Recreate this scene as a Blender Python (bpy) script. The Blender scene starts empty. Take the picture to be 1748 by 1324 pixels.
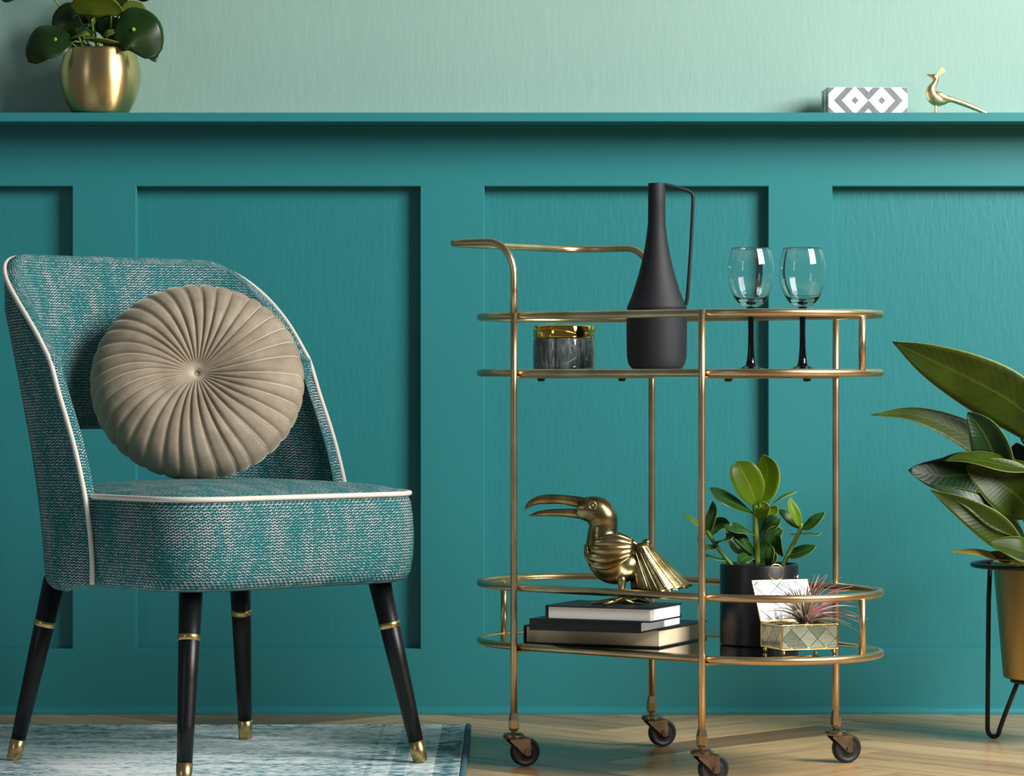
import bpy, bmesh, math, random
from mathutils import Vector, Matrix
random.seed(7)
SC = bpy.context.scene
COL = SC.collection
PI = math.pi

# ------------------------------------------------------------------ camera
DW, F, CH, CX, CY = 6.2, 5667.0, 0.63, 874.0, 642.0
cam_d = bpy.data.cameras.new('camera'); cam = bpy.data.objects.new('camera', cam_d); COL.objects.link(cam)
cam.location = (0, -DW, CH); cam.rotation_euler = (PI/2, 0, 0)
cam_d.sensor_fit = 'HORIZONTAL'; cam_d.sensor_width = 36.0
cam_d.lens = 36.0*F/1748.0
cam_d.shift_y = -20.0/1748.0
cam_d.clip_start = 0.05
SC.camera = cam

# ------------------------------------------------------------------ world, window light, exposure
world = bpy.data.worlds.new('world'); SC.world = world; world.use_nodes = True
bg = world.node_tree.nodes['Background']
bg.inputs[0].default_value = (0.86, 0.93, 1.0, 1); bg.inputs[1].default_value = 0.105

def area(name, loc, aim, sx, sy, power, col):
    l = bpy.data.lights.new(name, 'AREA'); l.shape = 'RECTANGLE'; l.size = sx; l.size_y = sy
    l.energy = power; l.color = col
    o = bpy.data.objects.new(name, l); COL.objects.link(o); o.location = loc
    o.rotation_euler = (Vector(aim)-Vector(loc)).to_track_quat('-Z', 'Y').to_euler()
    return o
area('window_light', (2.45, -2.45, 2.2), (0.0, -0.3, 0.80), 1.6, 1.5, 196, (1.0, 0.985, 0.95))
area('window_light_far', (-3.6, -4.6, 1.9), (-0.2, -0.4, 0.7), 0.7, 1.6, 9, (0.95, 0.98, 1.0))

SC.view_settings.view_transform = 'Standard'; SC.view_settings.look = 'None'
SC.view_settings.gamma = 1.0; SC.view_settings.use_curve_mapping = False
SC.view_settings.exposure = 0.0

# ------------------------------------------------------------------ helpers
def P(px, py, d):
    """photo pixel + distance from the camera plane -> world point"""
    return Vector(((px-CX)*d/F, d-DW, CH+(CY-py)*d/F))
def V(*a): return Vector(a)

def s2l(c):
    return tuple(((x/255.0)/12.92 if x/255.0 <= 0.04045 else ((x/255.0+0.055)/1.055)**2.4) for x in c)+(1.0,)

def tag(o, label=None, cat=None, group=None, kind=None):
    if label: o['label'] = label
    if cat: o['category'] = cat
    if group: o['group'] = group
    if kind: o['kind'] = kind
    return o
def thing(name, loc, label, cat, group=None):
    o = bpy.data.objects.new(name, None); COL.objects.link(o); o.location = loc
    o.empty_display_size = 0.05
    return tag(o, label, cat, group)
def base_of(parent):
    p = parent; loc = Vector((0, 0, 0))
    while p is not None:
        loc = loc + Vector(p.location); p = p.parent
    return loc
def mk(name, verts, faces, mat, parent=None, smooth=True, uvs=None):
    b = base_of(parent)
    me = bpy.data.meshes.new(name)
    me.from_pydata([tuple(Vector(v)-b) for v in verts], [], faces)
    if uvs is not None:
        ul = me.uv_layers.new(name='UVMap')
        for poly in me.polygons:
            for li in poly.loop_indices:
                ul.data[li].uv = uvs[me.loops[li].vertex_index]
    if smooth:
        for p in me.polygons: p.use_smooth = True
    me.validate(); me.update()
    o = bpy.data.objects.new(name, me); COL.objects.link(o)
    if parent: o.parent = parent
    if mat: me.materials.append(mat)
    return o

def crom(pts, n):
    """Catmull-Rom resample to n points; items may be tuples of any length"""
    pts = [tuple(p) for p in pts]
    k = len(pts[0]); m = len(pts)
    out = []
    for i in range(n):
        t = i/(n-1)*(m-1); j = min(int(t), m-2); f = t-j
        p1, p2 = pts[j], pts[j+1]
        p0 = pts[j-1] if j > 0 else tuple(2*p1[q]-p2[q] for q in range(k))
        p3 = pts[j+2] if j+2 < m else tuple(2*p2[q]-p1[q] for q in range(k))
        out.append(tuple(0.5*((2*p1[q])+(-p0[q]+p2[q])*f+(2*p0[q]-5*p1[q]+4*p2[q]-p3[q])*f*f+(-p0[q]+3*p1[q]-3*p2[q]+p3[q])*f**3) for q in range(k)))
    return out

def tube_geo(pts, r, seg=12, closed=False, flat=None):
    pts = [Vector(p) for p in pts]; n = len(pts)
    rs = r if isinstance(r, (list, tuple)) else [r]*n
    tan = []
    for i in range(n):
        a = pts[(i-1) % n] if (closed or i > 0) else pts[i]
        b = pts[(i+1) % n] if (closed or i < n-1) else pts[i]
        tan.append((b-a).normalized())
    up = Vector((0, 0, 1)) if abs(tan[0].z) < 0.9 else Vector((0, 1, 0))
    nrm = (up-tan[0]*up.dot(tan[0])).normalized()
    vs, fs = [], []
    for i in range(n):
        nrm = (nrm-tan[i]*nrm.dot(tan[i])).normalized()
        bn = tan[i].cross(nrm)
        for k in range(seg):
            a = 2*PI*k/seg
            vs.append(pts[i]+nrm*(math.cos(a)*rs[i])+bn*(math.sin(a)*rs[i]*(flat or 1.0)))
    m = n if closed else n-1
    for i in range(m):
        for k in range(seg):
            k2 = (k+1) % seg; i2 = (i+1) % n
            fs.append((i*seg+k, i*seg+k2, i2*seg+k2, i2*seg+k))
    if not closed:
        fs.append(tuple(range(seg-1, -1, -1))); fs.append(tuple((n-1)*seg+k for k in range(seg)))
    return vs, fs
def tube(name, pts, r, mat, parent=None, seg=12, closed=False, flat=None):
    vs, fs = tube_geo(pts, r, seg, closed, flat)
    return mk(name, vs, fs, mat, parent)
def join_geo(*gs):
    vs, fs = [], []
    for v, f in gs:
        o = len(vs); vs += list(v); fs += [tuple(i+o for i in x) for x in f]
    return vs, fs

def lathe_geo(prof, c, seg=48, cap=True):
    """prof: list of (r, z) bottom to top (or a closed shell path), c: world centre (z added)"""
    c = Vector(c); vs, fs = [], []
    for r, z in prof:
        for k in range(seg):
            a = 2*PI*k/seg
            vs.append(c+Vector((r*math.cos(a), r*math.sin(a), z)))
    for i in range(len(prof)-1):
        for k in range(seg):
            k2 = (k+1) % seg
            fs.append((i*seg+k, i*seg+k2, (i+1)*seg+k2, (i+1)*seg+k))
    if cap:
        fs.append(tuple(range(seg-1, -1, -1))); fs.append(tuple((len(prof)-1)*seg+k for k in range(seg)))
    return vs, fs
def lathe(name, prof, c, mat, parent=None, seg=48, cap=True):
    vs, fs = lathe_geo(prof, c, seg, cap)
    o = mk(name, vs, fs, mat, parent)
    return o

def frame_geo(o, ax, ay, az, sx, sy, sz, bev=0.0, segs=2):
    """box from corner-centre o with axes, sizes; optionally bevelled"""
    bm = bmesh.new(); bmesh.ops.create_cube(bm, size=1.0)
    for v in bm.verts: v.co = Vector((v.co.x*sx, v.co.y*sy, v.co.z*sz))
    if bev > 0: bmesh.ops.bevel(bm, geom=list(bm.edges), offset=bev, segments=segs, profile=0.5, affect='EDGES')
    bm.verts.ensure_lookup_table(); bm.verts.index_update()
    o, ax, ay, az = Vector(o), Vector(ax), Vector(ay), Vector(az)
    vs = [o+ax*v.co.x+ay*v.co.y+az*v.co.z for v in bm.verts]
    fs = [tuple(v.index for v in f.verts) for f in bm.faces]
    bm.free(); return vs, fs
def box(name, lo, hi, mat, parent=None, bev=0.0, segs=2, smooth=False):
    lo, hi = Vector(lo), Vector(hi); s = hi-lo
    vs, fs = frame_geo((lo+hi)/2, (1, 0, 0), (0, 1, 0), (0, 0, 1), s.x, s.y, s.z, bev, segs)
    return mk(name, vs, fs, mat, parent, smooth=smooth)
def obox(name, o, ax, ay, az, sx, sy, sz, mat, parent=None, bev=0.0, segs=2):
    vs, fs = frame_geo(o, ax, ay, az, sx, sy, sz, bev, segs)
    return mk(name, vs, fs, mat, parent, smooth=False)

def loft(name, secs, mat, parent=None, seg=20, n=None, depth_f=1.0, wob=None):
    """secs: (x, y, z, r_in_plane, r_depth) along a spine lying near the XZ plane; depth is Y"""
    if n: secs = crom(secs, n)
    m = len(secs); vs, fs = [], []
    for i in range(m):
        a = Vector(secs[max(i-1, 0)][:3]); b = Vector(secs[min(i+1, m-1)][:3])
        t = (b-a).normalized(); side = Vector((0, 1, 0)); side = (side-t*side.dot(t)).normalized()
        up = side.cross(t)
        c = Vector(secs[i][:3]); r1, r2 = max(secs[i][3], 1e-4), max(secs[i][4], 1e-4)
        for k in range(seg):
            ang = 2*PI*k/seg
            q = 1.0 if wob is None else wob(i/(m-1), ang)
            vs.append(c+up*(math.cos(ang)*r1*q)+side*(math.sin(ang)*r2*q*depth_f))
    for i in range(m-1):
        for k in range(seg):
            k2 = (k+1) % seg
            fs.append((i*seg+k, i*seg+k2, (i+1)*seg+k2, (i+1)*seg+k))
    fs.append(tuple(range(seg-1, -1, -1))); fs.append(tuple((m-1)*seg+k for k in range(seg)))
    return mk(name, vs, fs, mat, parent)

PROF = {
    'oval': lambda t: max(0.0, math.sin(PI*t**0.85))**0.75,
    'obov': lambda t: max(0.0, math.sin(PI*t**1.25))**0.75,
    'lance': lambda t: (max(0.0, math.sin(PI*t**0.72)))**0.95,
    'round': lambda t: max(0.0, 1-(2*t-1)**2)**0.5,
    'heart': lambda t: max(0.0, 1-(2*t-1)**2)**0.5*(1.12-0.35*t),
    'blade': lambda t: (1-t)**0.8*(0.55+0.45*min(1, t*6)),
}
def leaf(name, pts, hw, mat, parent, up=(0, -1, 0.3), prof='oval', fold=0.12, cup=0.0, wave=0.0, wf=2.0, M=16, J=8, thick=0.0009, twist=0.0):
    cs = [Vector(c) for c in crom(pts, M)]
    up = Vector(up).normalized(); fn = PROF[prof]
    vs, uv, fs = [], [], []
    for i, c in enumerate(cs):
        t = i/(M-1)
        T = (cs[min(i+1, M-1)]-cs[max(i-1, 0)]).normalized()
        S = T.cross(up).normalized(); N = S.cross(T).normalized()
        if twist:
            R = Matrix.Rotation(twist*t, 3, T); S = R @ S; N = R @ N
        w = hw*max(fn(min(max(t, 0.0), 1.0)), 0.012)
        for j in range(J+1):
            a = -1+2*j/J
            z = fold*w*(abs(a)**1.4)+cup*w*a*a + wave*hw*abs(a)*math.sin(2*PI*wf*t+(1.7 if a > 0 else 0))*fn(t)
            vs.append(c+S*(a*w)+N*z); uv.append(((a+1)/2, t))
    for i in range(M-1):
        for j in range(J):
            q = i*(J+1)+j
            fs.append((q, q+1, q+J+2, q+J+1))
    o = mk(name, vs, fs, mat, parent, uvs=uv)
    if thick:
        md = o.modifiers.new('thickness', 'SOLIDIFY'); md.thickness = thick; md.offset = 0
    return o

def clip_poly(poly, lo, hi):
    """Sutherland-Hodgman of a 2-D polygon against a rectangle"""
    for ax in (0, 1):
        for sgn, lim in ((1, lo[ax]), (-1, -hi[ax])):
            out = []
            for i in range(len(poly)):
                a, b = poly[i-1], poly[i]
                da, db = sgn*a[ax]-lim, sgn*b[ax]-lim
                if da >= 0 or db >= 0:
                    if (da >= 0) != (db >= 0):
                        f = da/(da-db); x = (a[0]+(b[0]-a[0])*f, a[1]+(b[1]-a[1])*f); 
                        out.append(x)
                    if db >= 0: out.append(b)
            poly = out
            if not poly: return []
    return poly

# ------------------------------------------------------------------ materials
class NT:
    def __init__(self, name):
        self.m = bpy.data.materials.new(name); self.m.use_nodes = True
        self.t = self.m.node_tree; self.b = self.t.nodes['Principled BSDF']; self.out = self.t.nodes['Material Output']
    def n(self, typ, **kw):
        x = self.t.nodes.new(typ)
        for k, v in kw.items(): setattr(x, k, v)
        return x
    def l(self, a, b): self.t.links.new(a, b)
    def set(self, **kw):
        for k, v in kw.items(): self.b.inputs[k.replace('_', ' ')].default_value = v
    def math(self, op, a, b=None, c=None):
        x = self.n('ShaderNodeMath', operation=op)
        for i, v in enumerate((a, b, c)):
            if v is None: continue
            if isinstance(v, (int, float)): x.inputs[i].default_value = v
            else: self.l(v, x.inputs[i])
        return x.outputs[0]
    def mix(self, f, a, b):
        x = self.n('ShaderNodeMix', data_type='RGBA')
        for s, v in ((x.inputs[0], f), (x.inputs[6], a), (x.inputs[7], b)):
            if isinstance(v, (int, float, tuple)): s.default_value = v
            else: self.l(v, s)
        return x.outputs[2]
    def coords(self, kind='Object', scale=(1, 1, 1), rot=(0, 0, 0)):
        tc = self.n('ShaderNodeTexCoord'); mp = self.n('ShaderNodeMapping')
        mp.inputs['Scale'].default_value = scale; mp.inputs['Rotation'].default_value = rot
        self.l(tc.outputs[kind], mp.inputs[0]); return mp.outputs[0]
    def noise(self, vec, scale, detail=3.0, rough=0.5):
        x = self.n('ShaderNodeTexNoise'); x.inputs['Scale'].default_value = scale
        x.inputs['Detail'].default_value = detail; x.inputs['Roughness'].default_value = rough
        self.l(vec, x.inputs['Vector']); return x.outputs[0]
    def ramp(self, fac, stops):
        x = self.n('ShaderNodeValToRGB'); e = x.color_ramp.elements
        while len(e) < len(stops): e.new(0.5)
        for i, (p, c) in enumerate(stops): e[i].position = p; e[i].color = c
        self.l(fac, x.inputs[0]); return x.outputs[0]
    def bump(self, h, strength=0.3, dist=0.002):
        x = self.n('ShaderNodeBump'); x.inputs['Strength'].default_value = strength; x.inputs['Distance'].default_value = dist
        self.l(h, x.inputs['Height']); self.l(x.outputs[0], self.b.inputs['Normal'])

def plain(name, rgb, rough=0.5, metal=0.0, spec=0.5, bump=None):
    m = NT(name); m.set(Base_Color=s2l(rgb), Roughness=rough, Metallic=metal)
    m.b.inputs['Specular IOR Level'].default_value = spec
    if bump:
        m.bump(m.noise(m.coords(), bump[0], 2.0), bump[1], bump[2])
    return m.m

def paint(name, rgb, brush, rough=0.45):
    """wall paint; brush > 0 adds vertical brush relief"""
    m = NT(name); c = s2l(rgb)
    v = m.coords('Object', (1, 1, 0.22))
    f = m.noise(m.coords('Object', (1, 1, 0.5)), 3.0, 2.0)
    d = tuple(x*0.93 for x in c[:3])+(1,)
    m.l(m.mix(f, c, d), m.b.inputs['Base Color'])
    m.set(Roughness=rough)
    if brush:
        h = m.math('ADD', m.noise(v, 130.0, 4.0, 0.6), m.math('MULTIPLY', m.noise(m.coords('Object', (1, 1, 0.35)), 38.0, 2.0), 0.8))
        m.bump(h, brush, 0.0022)
    return m.m
M_TEAL = paint('teal_paint_smooth', (44, 133, 138), 0.0, 0.36)
M_TEALB = paint('teal_paint_brushed', (40, 130, 135), 0.27, 0.38)
M_MINT = paint('mint_paint', (147, 183, 172), 0.24, 0.6)

def wood_floor():
    m = NT('parquet_oak')
    oi = m.n('ShaderNodeObjectInfo')
    tc = m.n('ShaderNodeTexCoord'); add = m.n('ShaderNodeVectorMath', operation='ADD')
    cmb = m.n('ShaderNodeCombineXYZ')
    m.l(m.math('MULTIPLY', oi.outputs['Random'], 37.0), cmb.inputs[0]); m.l(m.math('MULTIPLY', oi.outputs['Random'], 91.0), cmb.inputs[1])
    m.l(tc.outputs['UV'], add.inputs[0]); m.l(cmb.outputs[0], add.inputs[1])
    mp = m.n('ShaderNodeMapping'); mp.inputs['Scale'].default_value = (1.2, 14, 1); m.l(add.outputs[0], mp.inputs[0])
    g = m.noise(mp.outputs[0], 2.2, 5.0, 0.6)
    mp2 = m.n('ShaderNodeMapping'); mp2.inputs['Scale'].default_value = (3, 90, 1); m.l(add.outputs[0], mp2.inputs[0])
    g2 = m.noise(mp2.outputs[0], 3.0, 3.0, 0.6)
    c = m.ramp(g, [(0.25, s2l((176, 144, 108))), (0.5, s2l((226, 198, 158))), (0.75, s2l((246, 226, 190)))])
    c2 = m.mix(m.math('MULTIPLY', g2, 0.35), c, s2l((116, 84, 54)))
    rb = m.ramp(oi.outputs['Random'], [(0.0, s2l((170, 144, 114))), (0.5, s2l((232, 216, 190))), (1.0, s2l((255, 240, 215)))])
    x = m.n('ShaderNodeMix', data_type='RGBA', blend_type='MULTIPLY'); x.inputs[0].default_value = 1.0
    m.l(c2, x.inputs[6]); m.l(rb, x.inputs[7]); m.l(x.outputs[2], m.b.inputs['Base Color'])
    m.set(Roughness=0.28); m.b.inputs['Specular IOR Level'].default_value = 0.45
    m.bump(m.math('ADD', g2, m.math('MULTIPLY', g, 2.0)), 0.12, 0.0008)
    return m.m
M_WOOD = wood_floor()

def metal(name, rgb, rough, grain=None, aniso=0.0, var=0.0, rgb2=None):
    m = NT(name); m.set(Metallic=1.0, Roughness=rough, Base_Color=s2l(rgb))
    if rgb2:
        m.l(m.mix(m.ramp(m.noise(m.coords(), var or 20.0, 3.0), [(0.35, (0, 0, 0, 1)), (0.65, (1, 1, 1, 1))]), s2l(rgb), s2l(rgb2)), m.b.inputs['Base Color'])
    if aniso:
        m.b.inputs['Anisotropic'].default_value = aniso
        m.b.inputs['Anisotropic Rotation'].default_value = 0.25; tg = m.n('ShaderNodeTangent', direction_type='RADIAL', axis='Z'); m.l(tg.outputs[0], m.b.inputs['Tangent'])
    if grain: m.bump(m.noise(m.coords('Object', grain[1]), grain[0], 3.0), grain[2], 0.001)
    return m.m
M_CART = metal('aged_brass_tube', (224, 200, 160), 0.33, var=14.0, rgb2=(192, 164, 124))
M_CASTER = metal('bronzed_steel', (156, 140, 120), 0.30, var=40.0, rgb2=(116, 102, 86))
M_BRASS = metal('polished_brass_tip', (206, 176, 118), 0.28)
M_GOLDLID = metal('mirror_gold', (226, 184, 92), 0.05)
M_POTG = metal('brushed_gold', (226, 198, 140), 0.33, grain=(60.0, (1, 1, 14), 0.10), aniso=0.75)
M_STANDPOT = metal('satin_brass', (176, 156, 108), 0.36, grain=(40.0, (1, 1, 8), 0.08), aniso=0.5)
M_TOUCAN = metal('antique_cast_brass', (188, 174, 130), 0.26, grain=(160.0, (1, 1, 1), 0.30), var=30.0, rgb2=(118, 104, 66))
M_PEACOCK = metal('cast_gold', (242, 218, 160), 0.34, grain=(260.0, (1, 1, 1), 0.35))
M_GLASSFRAME = metal('thin_brass_came', (214, 180, 118), 0.25)

M_BLACKW = NT('black_stained_wood')
_v = M_BLACKW.coords('Object', (60, 60, 2.5)); _g = M_BLACKW.noise(_v, 3.0, 4.0, 0.6)
M_BLACKW.l(M_BLACKW.mix(_g, s2l((4, 4, 5)), s2l((22, 22, 26))), M_BLACKW.b.inputs['Base Color'])
M_BLACKW.b.inputs['Specular IOR Level'].default_value = 0.35; M_BLACKW.set(Roughness=0.36); M_BLACKW.bump(_g, 0.3, 0.0008); M_BLACKW = M_BLACKW.m
M_VASE = plain('matt_black_powder_coat', (14, 16, 23), 0.62, spec=0.5, bump=(900.0, 0.5, 0.0006))
M_POTB = plain('satin_black_ceramic', (17, 18, 22), 0.36)
M_BLACKM = plain('black_wire', (14, 15, 17), 0.4, spec=0.5)
M_RUBBER = plain('black_rubber', (24, 25, 28), 0.5)
M_HUB = plain('grey_black_plastic', (44, 46, 52), 0.38)
M_PIPING = plain('cream_cord', (226, 218, 208), 0.75)
M_COVER = plain('black_book_cloth', (24, 25, 30), 0.45)
M_STEMB = plain('black_glass', (6, 6, 8), 0.06)
M_SOIL = plain('dark_soil', (30, 24, 20), 0.95, bump=(120.0, 0.8, 0.004))

def pages(name, rgb):
    m = NT(name); f = m.noise(m.coords('Object', (2, 2, 900)), 1.0, 2.0)
    c = s2l(rgb); m.l(m.mix(f, c, tuple(x*0.88 for x in c[:3])+(1,)), m.b.inputs['Base Color']); m.set(Roughness=0.8); return m.m
M_PAGEW = pages('white_pages', (250, 249, 248)); M_PAGEC = pages('cream_pages', (246, 220, 182))

def glass(name, tint=(1, 1, 1, 1), rough=0.0):
    m = NT(name); m.set(Base_Color=tint, Roughness=rough, IOR=1.47); m.b.inputs['Transmission Weight'].default_value = 1.0
    return m.m
M_GLASS = glass('clear_glass')
M_MIRROR = NT('smoked_mirror'); M_MIRROR.set(Metallic=1.0, Roughness=0.015, Base_Color=(0.62, 0.66, 0.66, 1)); M_MIRROR = M_MIRROR.m

def weave():
    m = NT('teal_woven_tweed')
    tc = m.n('ShaderNodeTexCoord'); sx = m.n('ShaderNodeSeparateXYZ'); m.l(tc.outputs['UV'], sx.inputs[0])
    u, v = sx.outputs[0], sx.outputs[1]
    tri = m.math('MULTIPLY', m.math('PINGPONG', u, 0.0042), 0.5/0.0042)
    ph = m.math('ADD', m.math('MULTIPLY', v, 1/0.0046), tri)
    s = m.math('SINE', m.math('MULTIPLY', ph, 2*PI))
    s2 = m.math('SINE', m.math('MULTIPLY', u, 2*PI/0.0042))
    h = m.math('ADD', m.math('MULTIPLY', s, 0.5), m.math('MULTIPLY', s2, 0.22))
    mp = m.n('ShaderNodeMapping'); mp.inputs['Scale'].default_value = (30, 11, 1); m.l(tc.outputs['UV'], mp.inputs[0])
    n1 = m.noise(mp.outputs[0], 1.0, 4.0, 0.62)
    mp3 = m.n('ShaderNodeMapping'); mp3.inputs['Scale'].default_value = (210, 170, 1); m.l(tc.outputs['UV'], mp3.inputs[0])
    n3 = m.noise(mp3.outputs[0], 1.0, 2.0, 0.6)
    k = m.math('ADD', m.math('MULTIPLY_ADD', n1, 0.75, 0.125), m.math('MULTIPLY', m.math('SUBTRACT', n3, 0.5), 1.1))
    A = m.ramp(k, [(0.36, s2l((40, 132, 134))), (0.50, s2l((102, 158, 158))), (0.64, s2l((178, 190, 192)))])
    B = m.ramp(k, [(0.36, s2l((12, 76, 80))), (0.5, s2l((26, 62, 68))), (0.64, s2l((36, 40, 48)))])
    f = m.ramp(h, [(0.30, (0, 0, 0, 1)), (0.62, (1, 1, 1, 1))])
    hm = m.math('MULTIPLY_ADD', h, 0.7, 0.5)
    f = m.ramp(hm, [(0.36, (0, 0, 0, 1)), (0.66, (1, 1, 1, 1))])
    m.l(m.mix(f, B, A), m.b.inputs['Base Color'])
    m.set(Roughness=0.8); m.b.inputs['Specular IOR Level'].default_value = 0.25
    m.bump(hm, 0.5, 0.0012)
    return m.m
M_WEAVE = weave()

def velvet():
    m = NT('taupe_velvet')
    n = m.noise(m.coords('Object'), 22.0, 3.0, 0.6)
    m.l(m.mix(m.ramp(n, [(0.35, (0, 0, 0, 1)), (0.7, (1, 1, 1, 1))]), s2l((142, 128, 110)), s2l((168, 154, 135))), m.b.inputs['Base Color'])
    m.set(Roughness=0.75); m.b.inputs['Sheen Weight'].default_value = 0.7; m.b.inputs['Sheen Roughness'].default_value = 0.35
    m.b.inputs['Sheen Tint'].default_value = s2l((235, 226, 205)); m.b.inputs['Specular IOR Level'].default_value = 0.2
    m.bump(m.noise(m.coords('Object'), 700.0, 1.0), 0.15, 0.0006)
    return m.m
M_VELVET = velvet()
M_SHEENTUFT = plain('velvet_sheen_and_tuft', (206, 196, 172), 0.7)  # pale tone stands in for sheen on pleat folds; also colours the tuft

def rug_mat():
    m = NT('distressed_rug_pile')
    v1 = m.coords('Object', (9, 26, 1)); v2 = m.coords('Object', (55, 150, 1)); v3 = m.coords('Object', (2.2, 3.2, 1))
    n1 = m.noise(v1, 1.0, 5.0, 0.65); n2 = m.noise(v2, 1.0, 4.0, 0.7); n3 = m.noise(v3, 1.0, 3.0, 0.55)
    k = m.math('ADD', m.math('ADD', m.math('MULTIPLY', n1, 0.36), m.math('MULTIPLY', n2, 0.62)), m.math('MULTIPLY', n3, 0.26))
    # woven border: darker bands near the bound edge on the floor side
    tc = m.n('ShaderNodeTexCoord'); sx = m.n('ShaderNodeSeparateXYZ'); m.l(tc.outputs['Object'], sx.inputs[0])
    band = m.ramp(m.math('MULTIPLY_ADD', sx.outputs[0], 1.0, 0.0), [(0.0, (0, 0, 0, 1)), (1.0, (0, 0, 0, 1))])
    d1 = m.math('LESS_THAN', m.math('ABSOLUTE', m.math('ADD', sx.outputs[0], 0.028)), 0.020)
    d2 = m.math('LESS_THAN', m.math('ABSOLUTE', m.math('ADD', sx.outputs[0], 0.105)), 0.012)
    d3 = m.math('LESS_THAN', m.math('ABSOLUTE', m.math('ADD', sx.outputs[0], 0.152)), 0.004)
    dk = m.math('ADD', m.math('ADD', m.math('MULTIPLY', d1, 0.07), m.math('MULTIPLY', d2, 0.035)), m.math('MULTIPLY', d3, 0.03))
    k = m.math('SUBTRACT', k, dk)
    c = m.ramp(k, [(0.48, s2l((46, 94, 106))), (0.56, s2l((124, 166, 174))), (0.605, s2l((214, 230, 230))), (0.67, s2l((252, 252, 250)))])
    m.l(c, m.b.inputs['Base Color']); m.set(Roughness=0.95); m.b.inputs['Specular IOR Level'].default_value = 0.1
    m.bump(m.noise(m.coords('Object', (300, 500, 1)), 1.0, 2.0), 0.6, 0.002)
    return m.m
M_RUG = rug_mat(); M_RUGEDGE = plain('rug_binding', (62, 100, 112), 0.9, bump=(400.0, 0.6, 0.002))

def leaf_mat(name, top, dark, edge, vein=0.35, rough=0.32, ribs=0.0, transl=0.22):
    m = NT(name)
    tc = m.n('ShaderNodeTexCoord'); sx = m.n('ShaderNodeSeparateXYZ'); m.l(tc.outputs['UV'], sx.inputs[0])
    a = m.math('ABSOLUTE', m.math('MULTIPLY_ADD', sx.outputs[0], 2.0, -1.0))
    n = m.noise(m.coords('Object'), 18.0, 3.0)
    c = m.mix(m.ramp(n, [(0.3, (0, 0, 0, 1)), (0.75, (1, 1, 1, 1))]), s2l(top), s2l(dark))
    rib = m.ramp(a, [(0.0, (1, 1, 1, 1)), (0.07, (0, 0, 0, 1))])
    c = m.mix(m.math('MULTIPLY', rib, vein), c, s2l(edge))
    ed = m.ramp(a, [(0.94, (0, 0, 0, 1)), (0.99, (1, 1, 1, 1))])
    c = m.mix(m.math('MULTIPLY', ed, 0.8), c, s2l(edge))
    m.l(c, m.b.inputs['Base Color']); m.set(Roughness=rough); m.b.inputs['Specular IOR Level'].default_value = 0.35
    if ribs:
        w = m.math('SINE', m.math('MULTIPLY', m.math('ADD', sx.outputs[1], m.math('MULTIPLY', a, -0.12)), 2*PI*ribs))
        m.bump(w, 0.06, 0.0015)
    tr = m.n('ShaderNodeBsdfTranslucent'); m.l(m.mix(0.5, c, s2l(edge)), tr.inputs[0])
    ms = m.n('ShaderNodeMixShader'); ms.inputs[0].default_value = transl
    m.l(m.b.outputs[0], ms.inputs[1]); m.l(tr.outputs[0], ms.inputs[2]); m.l(ms.outputs[0], m.out.inputs[0])
    return m.m
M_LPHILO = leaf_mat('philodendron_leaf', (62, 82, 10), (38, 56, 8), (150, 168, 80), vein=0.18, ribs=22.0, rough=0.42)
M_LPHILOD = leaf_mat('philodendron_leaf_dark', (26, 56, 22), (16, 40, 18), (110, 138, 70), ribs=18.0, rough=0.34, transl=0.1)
M_LYEL = leaf_mat('yellowing_leaf', (170, 130, 26), (110, 110, 20), (190, 160, 60))
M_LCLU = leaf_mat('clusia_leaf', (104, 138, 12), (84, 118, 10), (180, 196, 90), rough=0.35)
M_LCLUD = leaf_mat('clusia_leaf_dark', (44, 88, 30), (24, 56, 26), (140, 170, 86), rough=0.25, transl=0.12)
M_LPEP = leaf_mat('peperomia_leaf', (34, 60, 22), (24, 46, 18), (74, 96, 40), vein=0.0, rough=0.3, transl=0.12)
M_LPEPL = leaf_mat('peperomia_leaf_underside', (110, 126, 30), (88, 106, 24), (160, 172, 80), vein=0.15, rough=0.45)
M_PEPDOT = plain('pale_green_dot', (150, 168, 66), 0.5)
M_STEMG = plain('green_stem', (112, 138, 40), 0.45)
M_AIRG = plain('air_plant_grey_green', (150, 142, 122), 0.7); M_AIRP = plain('air_plant_pink', (206, 120, 130), 0.65); M_AIRL = plain('air_plant_pale', (206, 186, 180), 0.65)

# ------------------------------------------------------------------ setting: wall, wainscot, ledge, skirting, floor
X0, X1 = -2.55, 2.9
WZ = 0.035                                       # recess depth behind the stiles (upper wall and panels)
wall = box('wall_back', (X0, WZ, -0.02), (X1, WZ+0.15, 2.7), M_MINT)
tag(wall, 'pale mint painted wall above teal panelled wainscot', kind='structure')
ppm = F/DW
zt_panel = CH+(CY-318)/ppm; zb_panel = CH+(CY-1107)/ppm; z_led_b = CH+(CY-214)/ppm
CHM = 0.0016; yb = WZ-0.0005
def prism(name, prof, axis, a0, a1):
    """2-D profile extruded along x or z"""
    n = len(prof); vs = []
    for a in (a0, a1): vs += [((a, p[0], p[1]) if axis == 'x' else (p[0], p[1], a)) for p in prof]
    fs = [(k, (k+1) % n, n+(k+1) % n, n+k) for k in range(n)]+[tuple(range(n-1, -1, -1)), tuple(range(n, 2*n))]
    o = mk(name, vs, fs, M_TEAL, wall, smooth=False)
    bm_ = bmesh.new(); bm_.from_mesh(o.data); bmesh.ops.recalc_face_normals(bm_, faces=bm_.faces); bm_.to_mesh(o.data); bm_.free()
    return o
prism('top_rail', [(0.0, z_led_b+0.01), (yb, z_led_b+0.01), (yb, zt_panel), (CHM, zt_panel), (0.0, zt_panel+CHM)], 'x', X0, X1)
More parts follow.
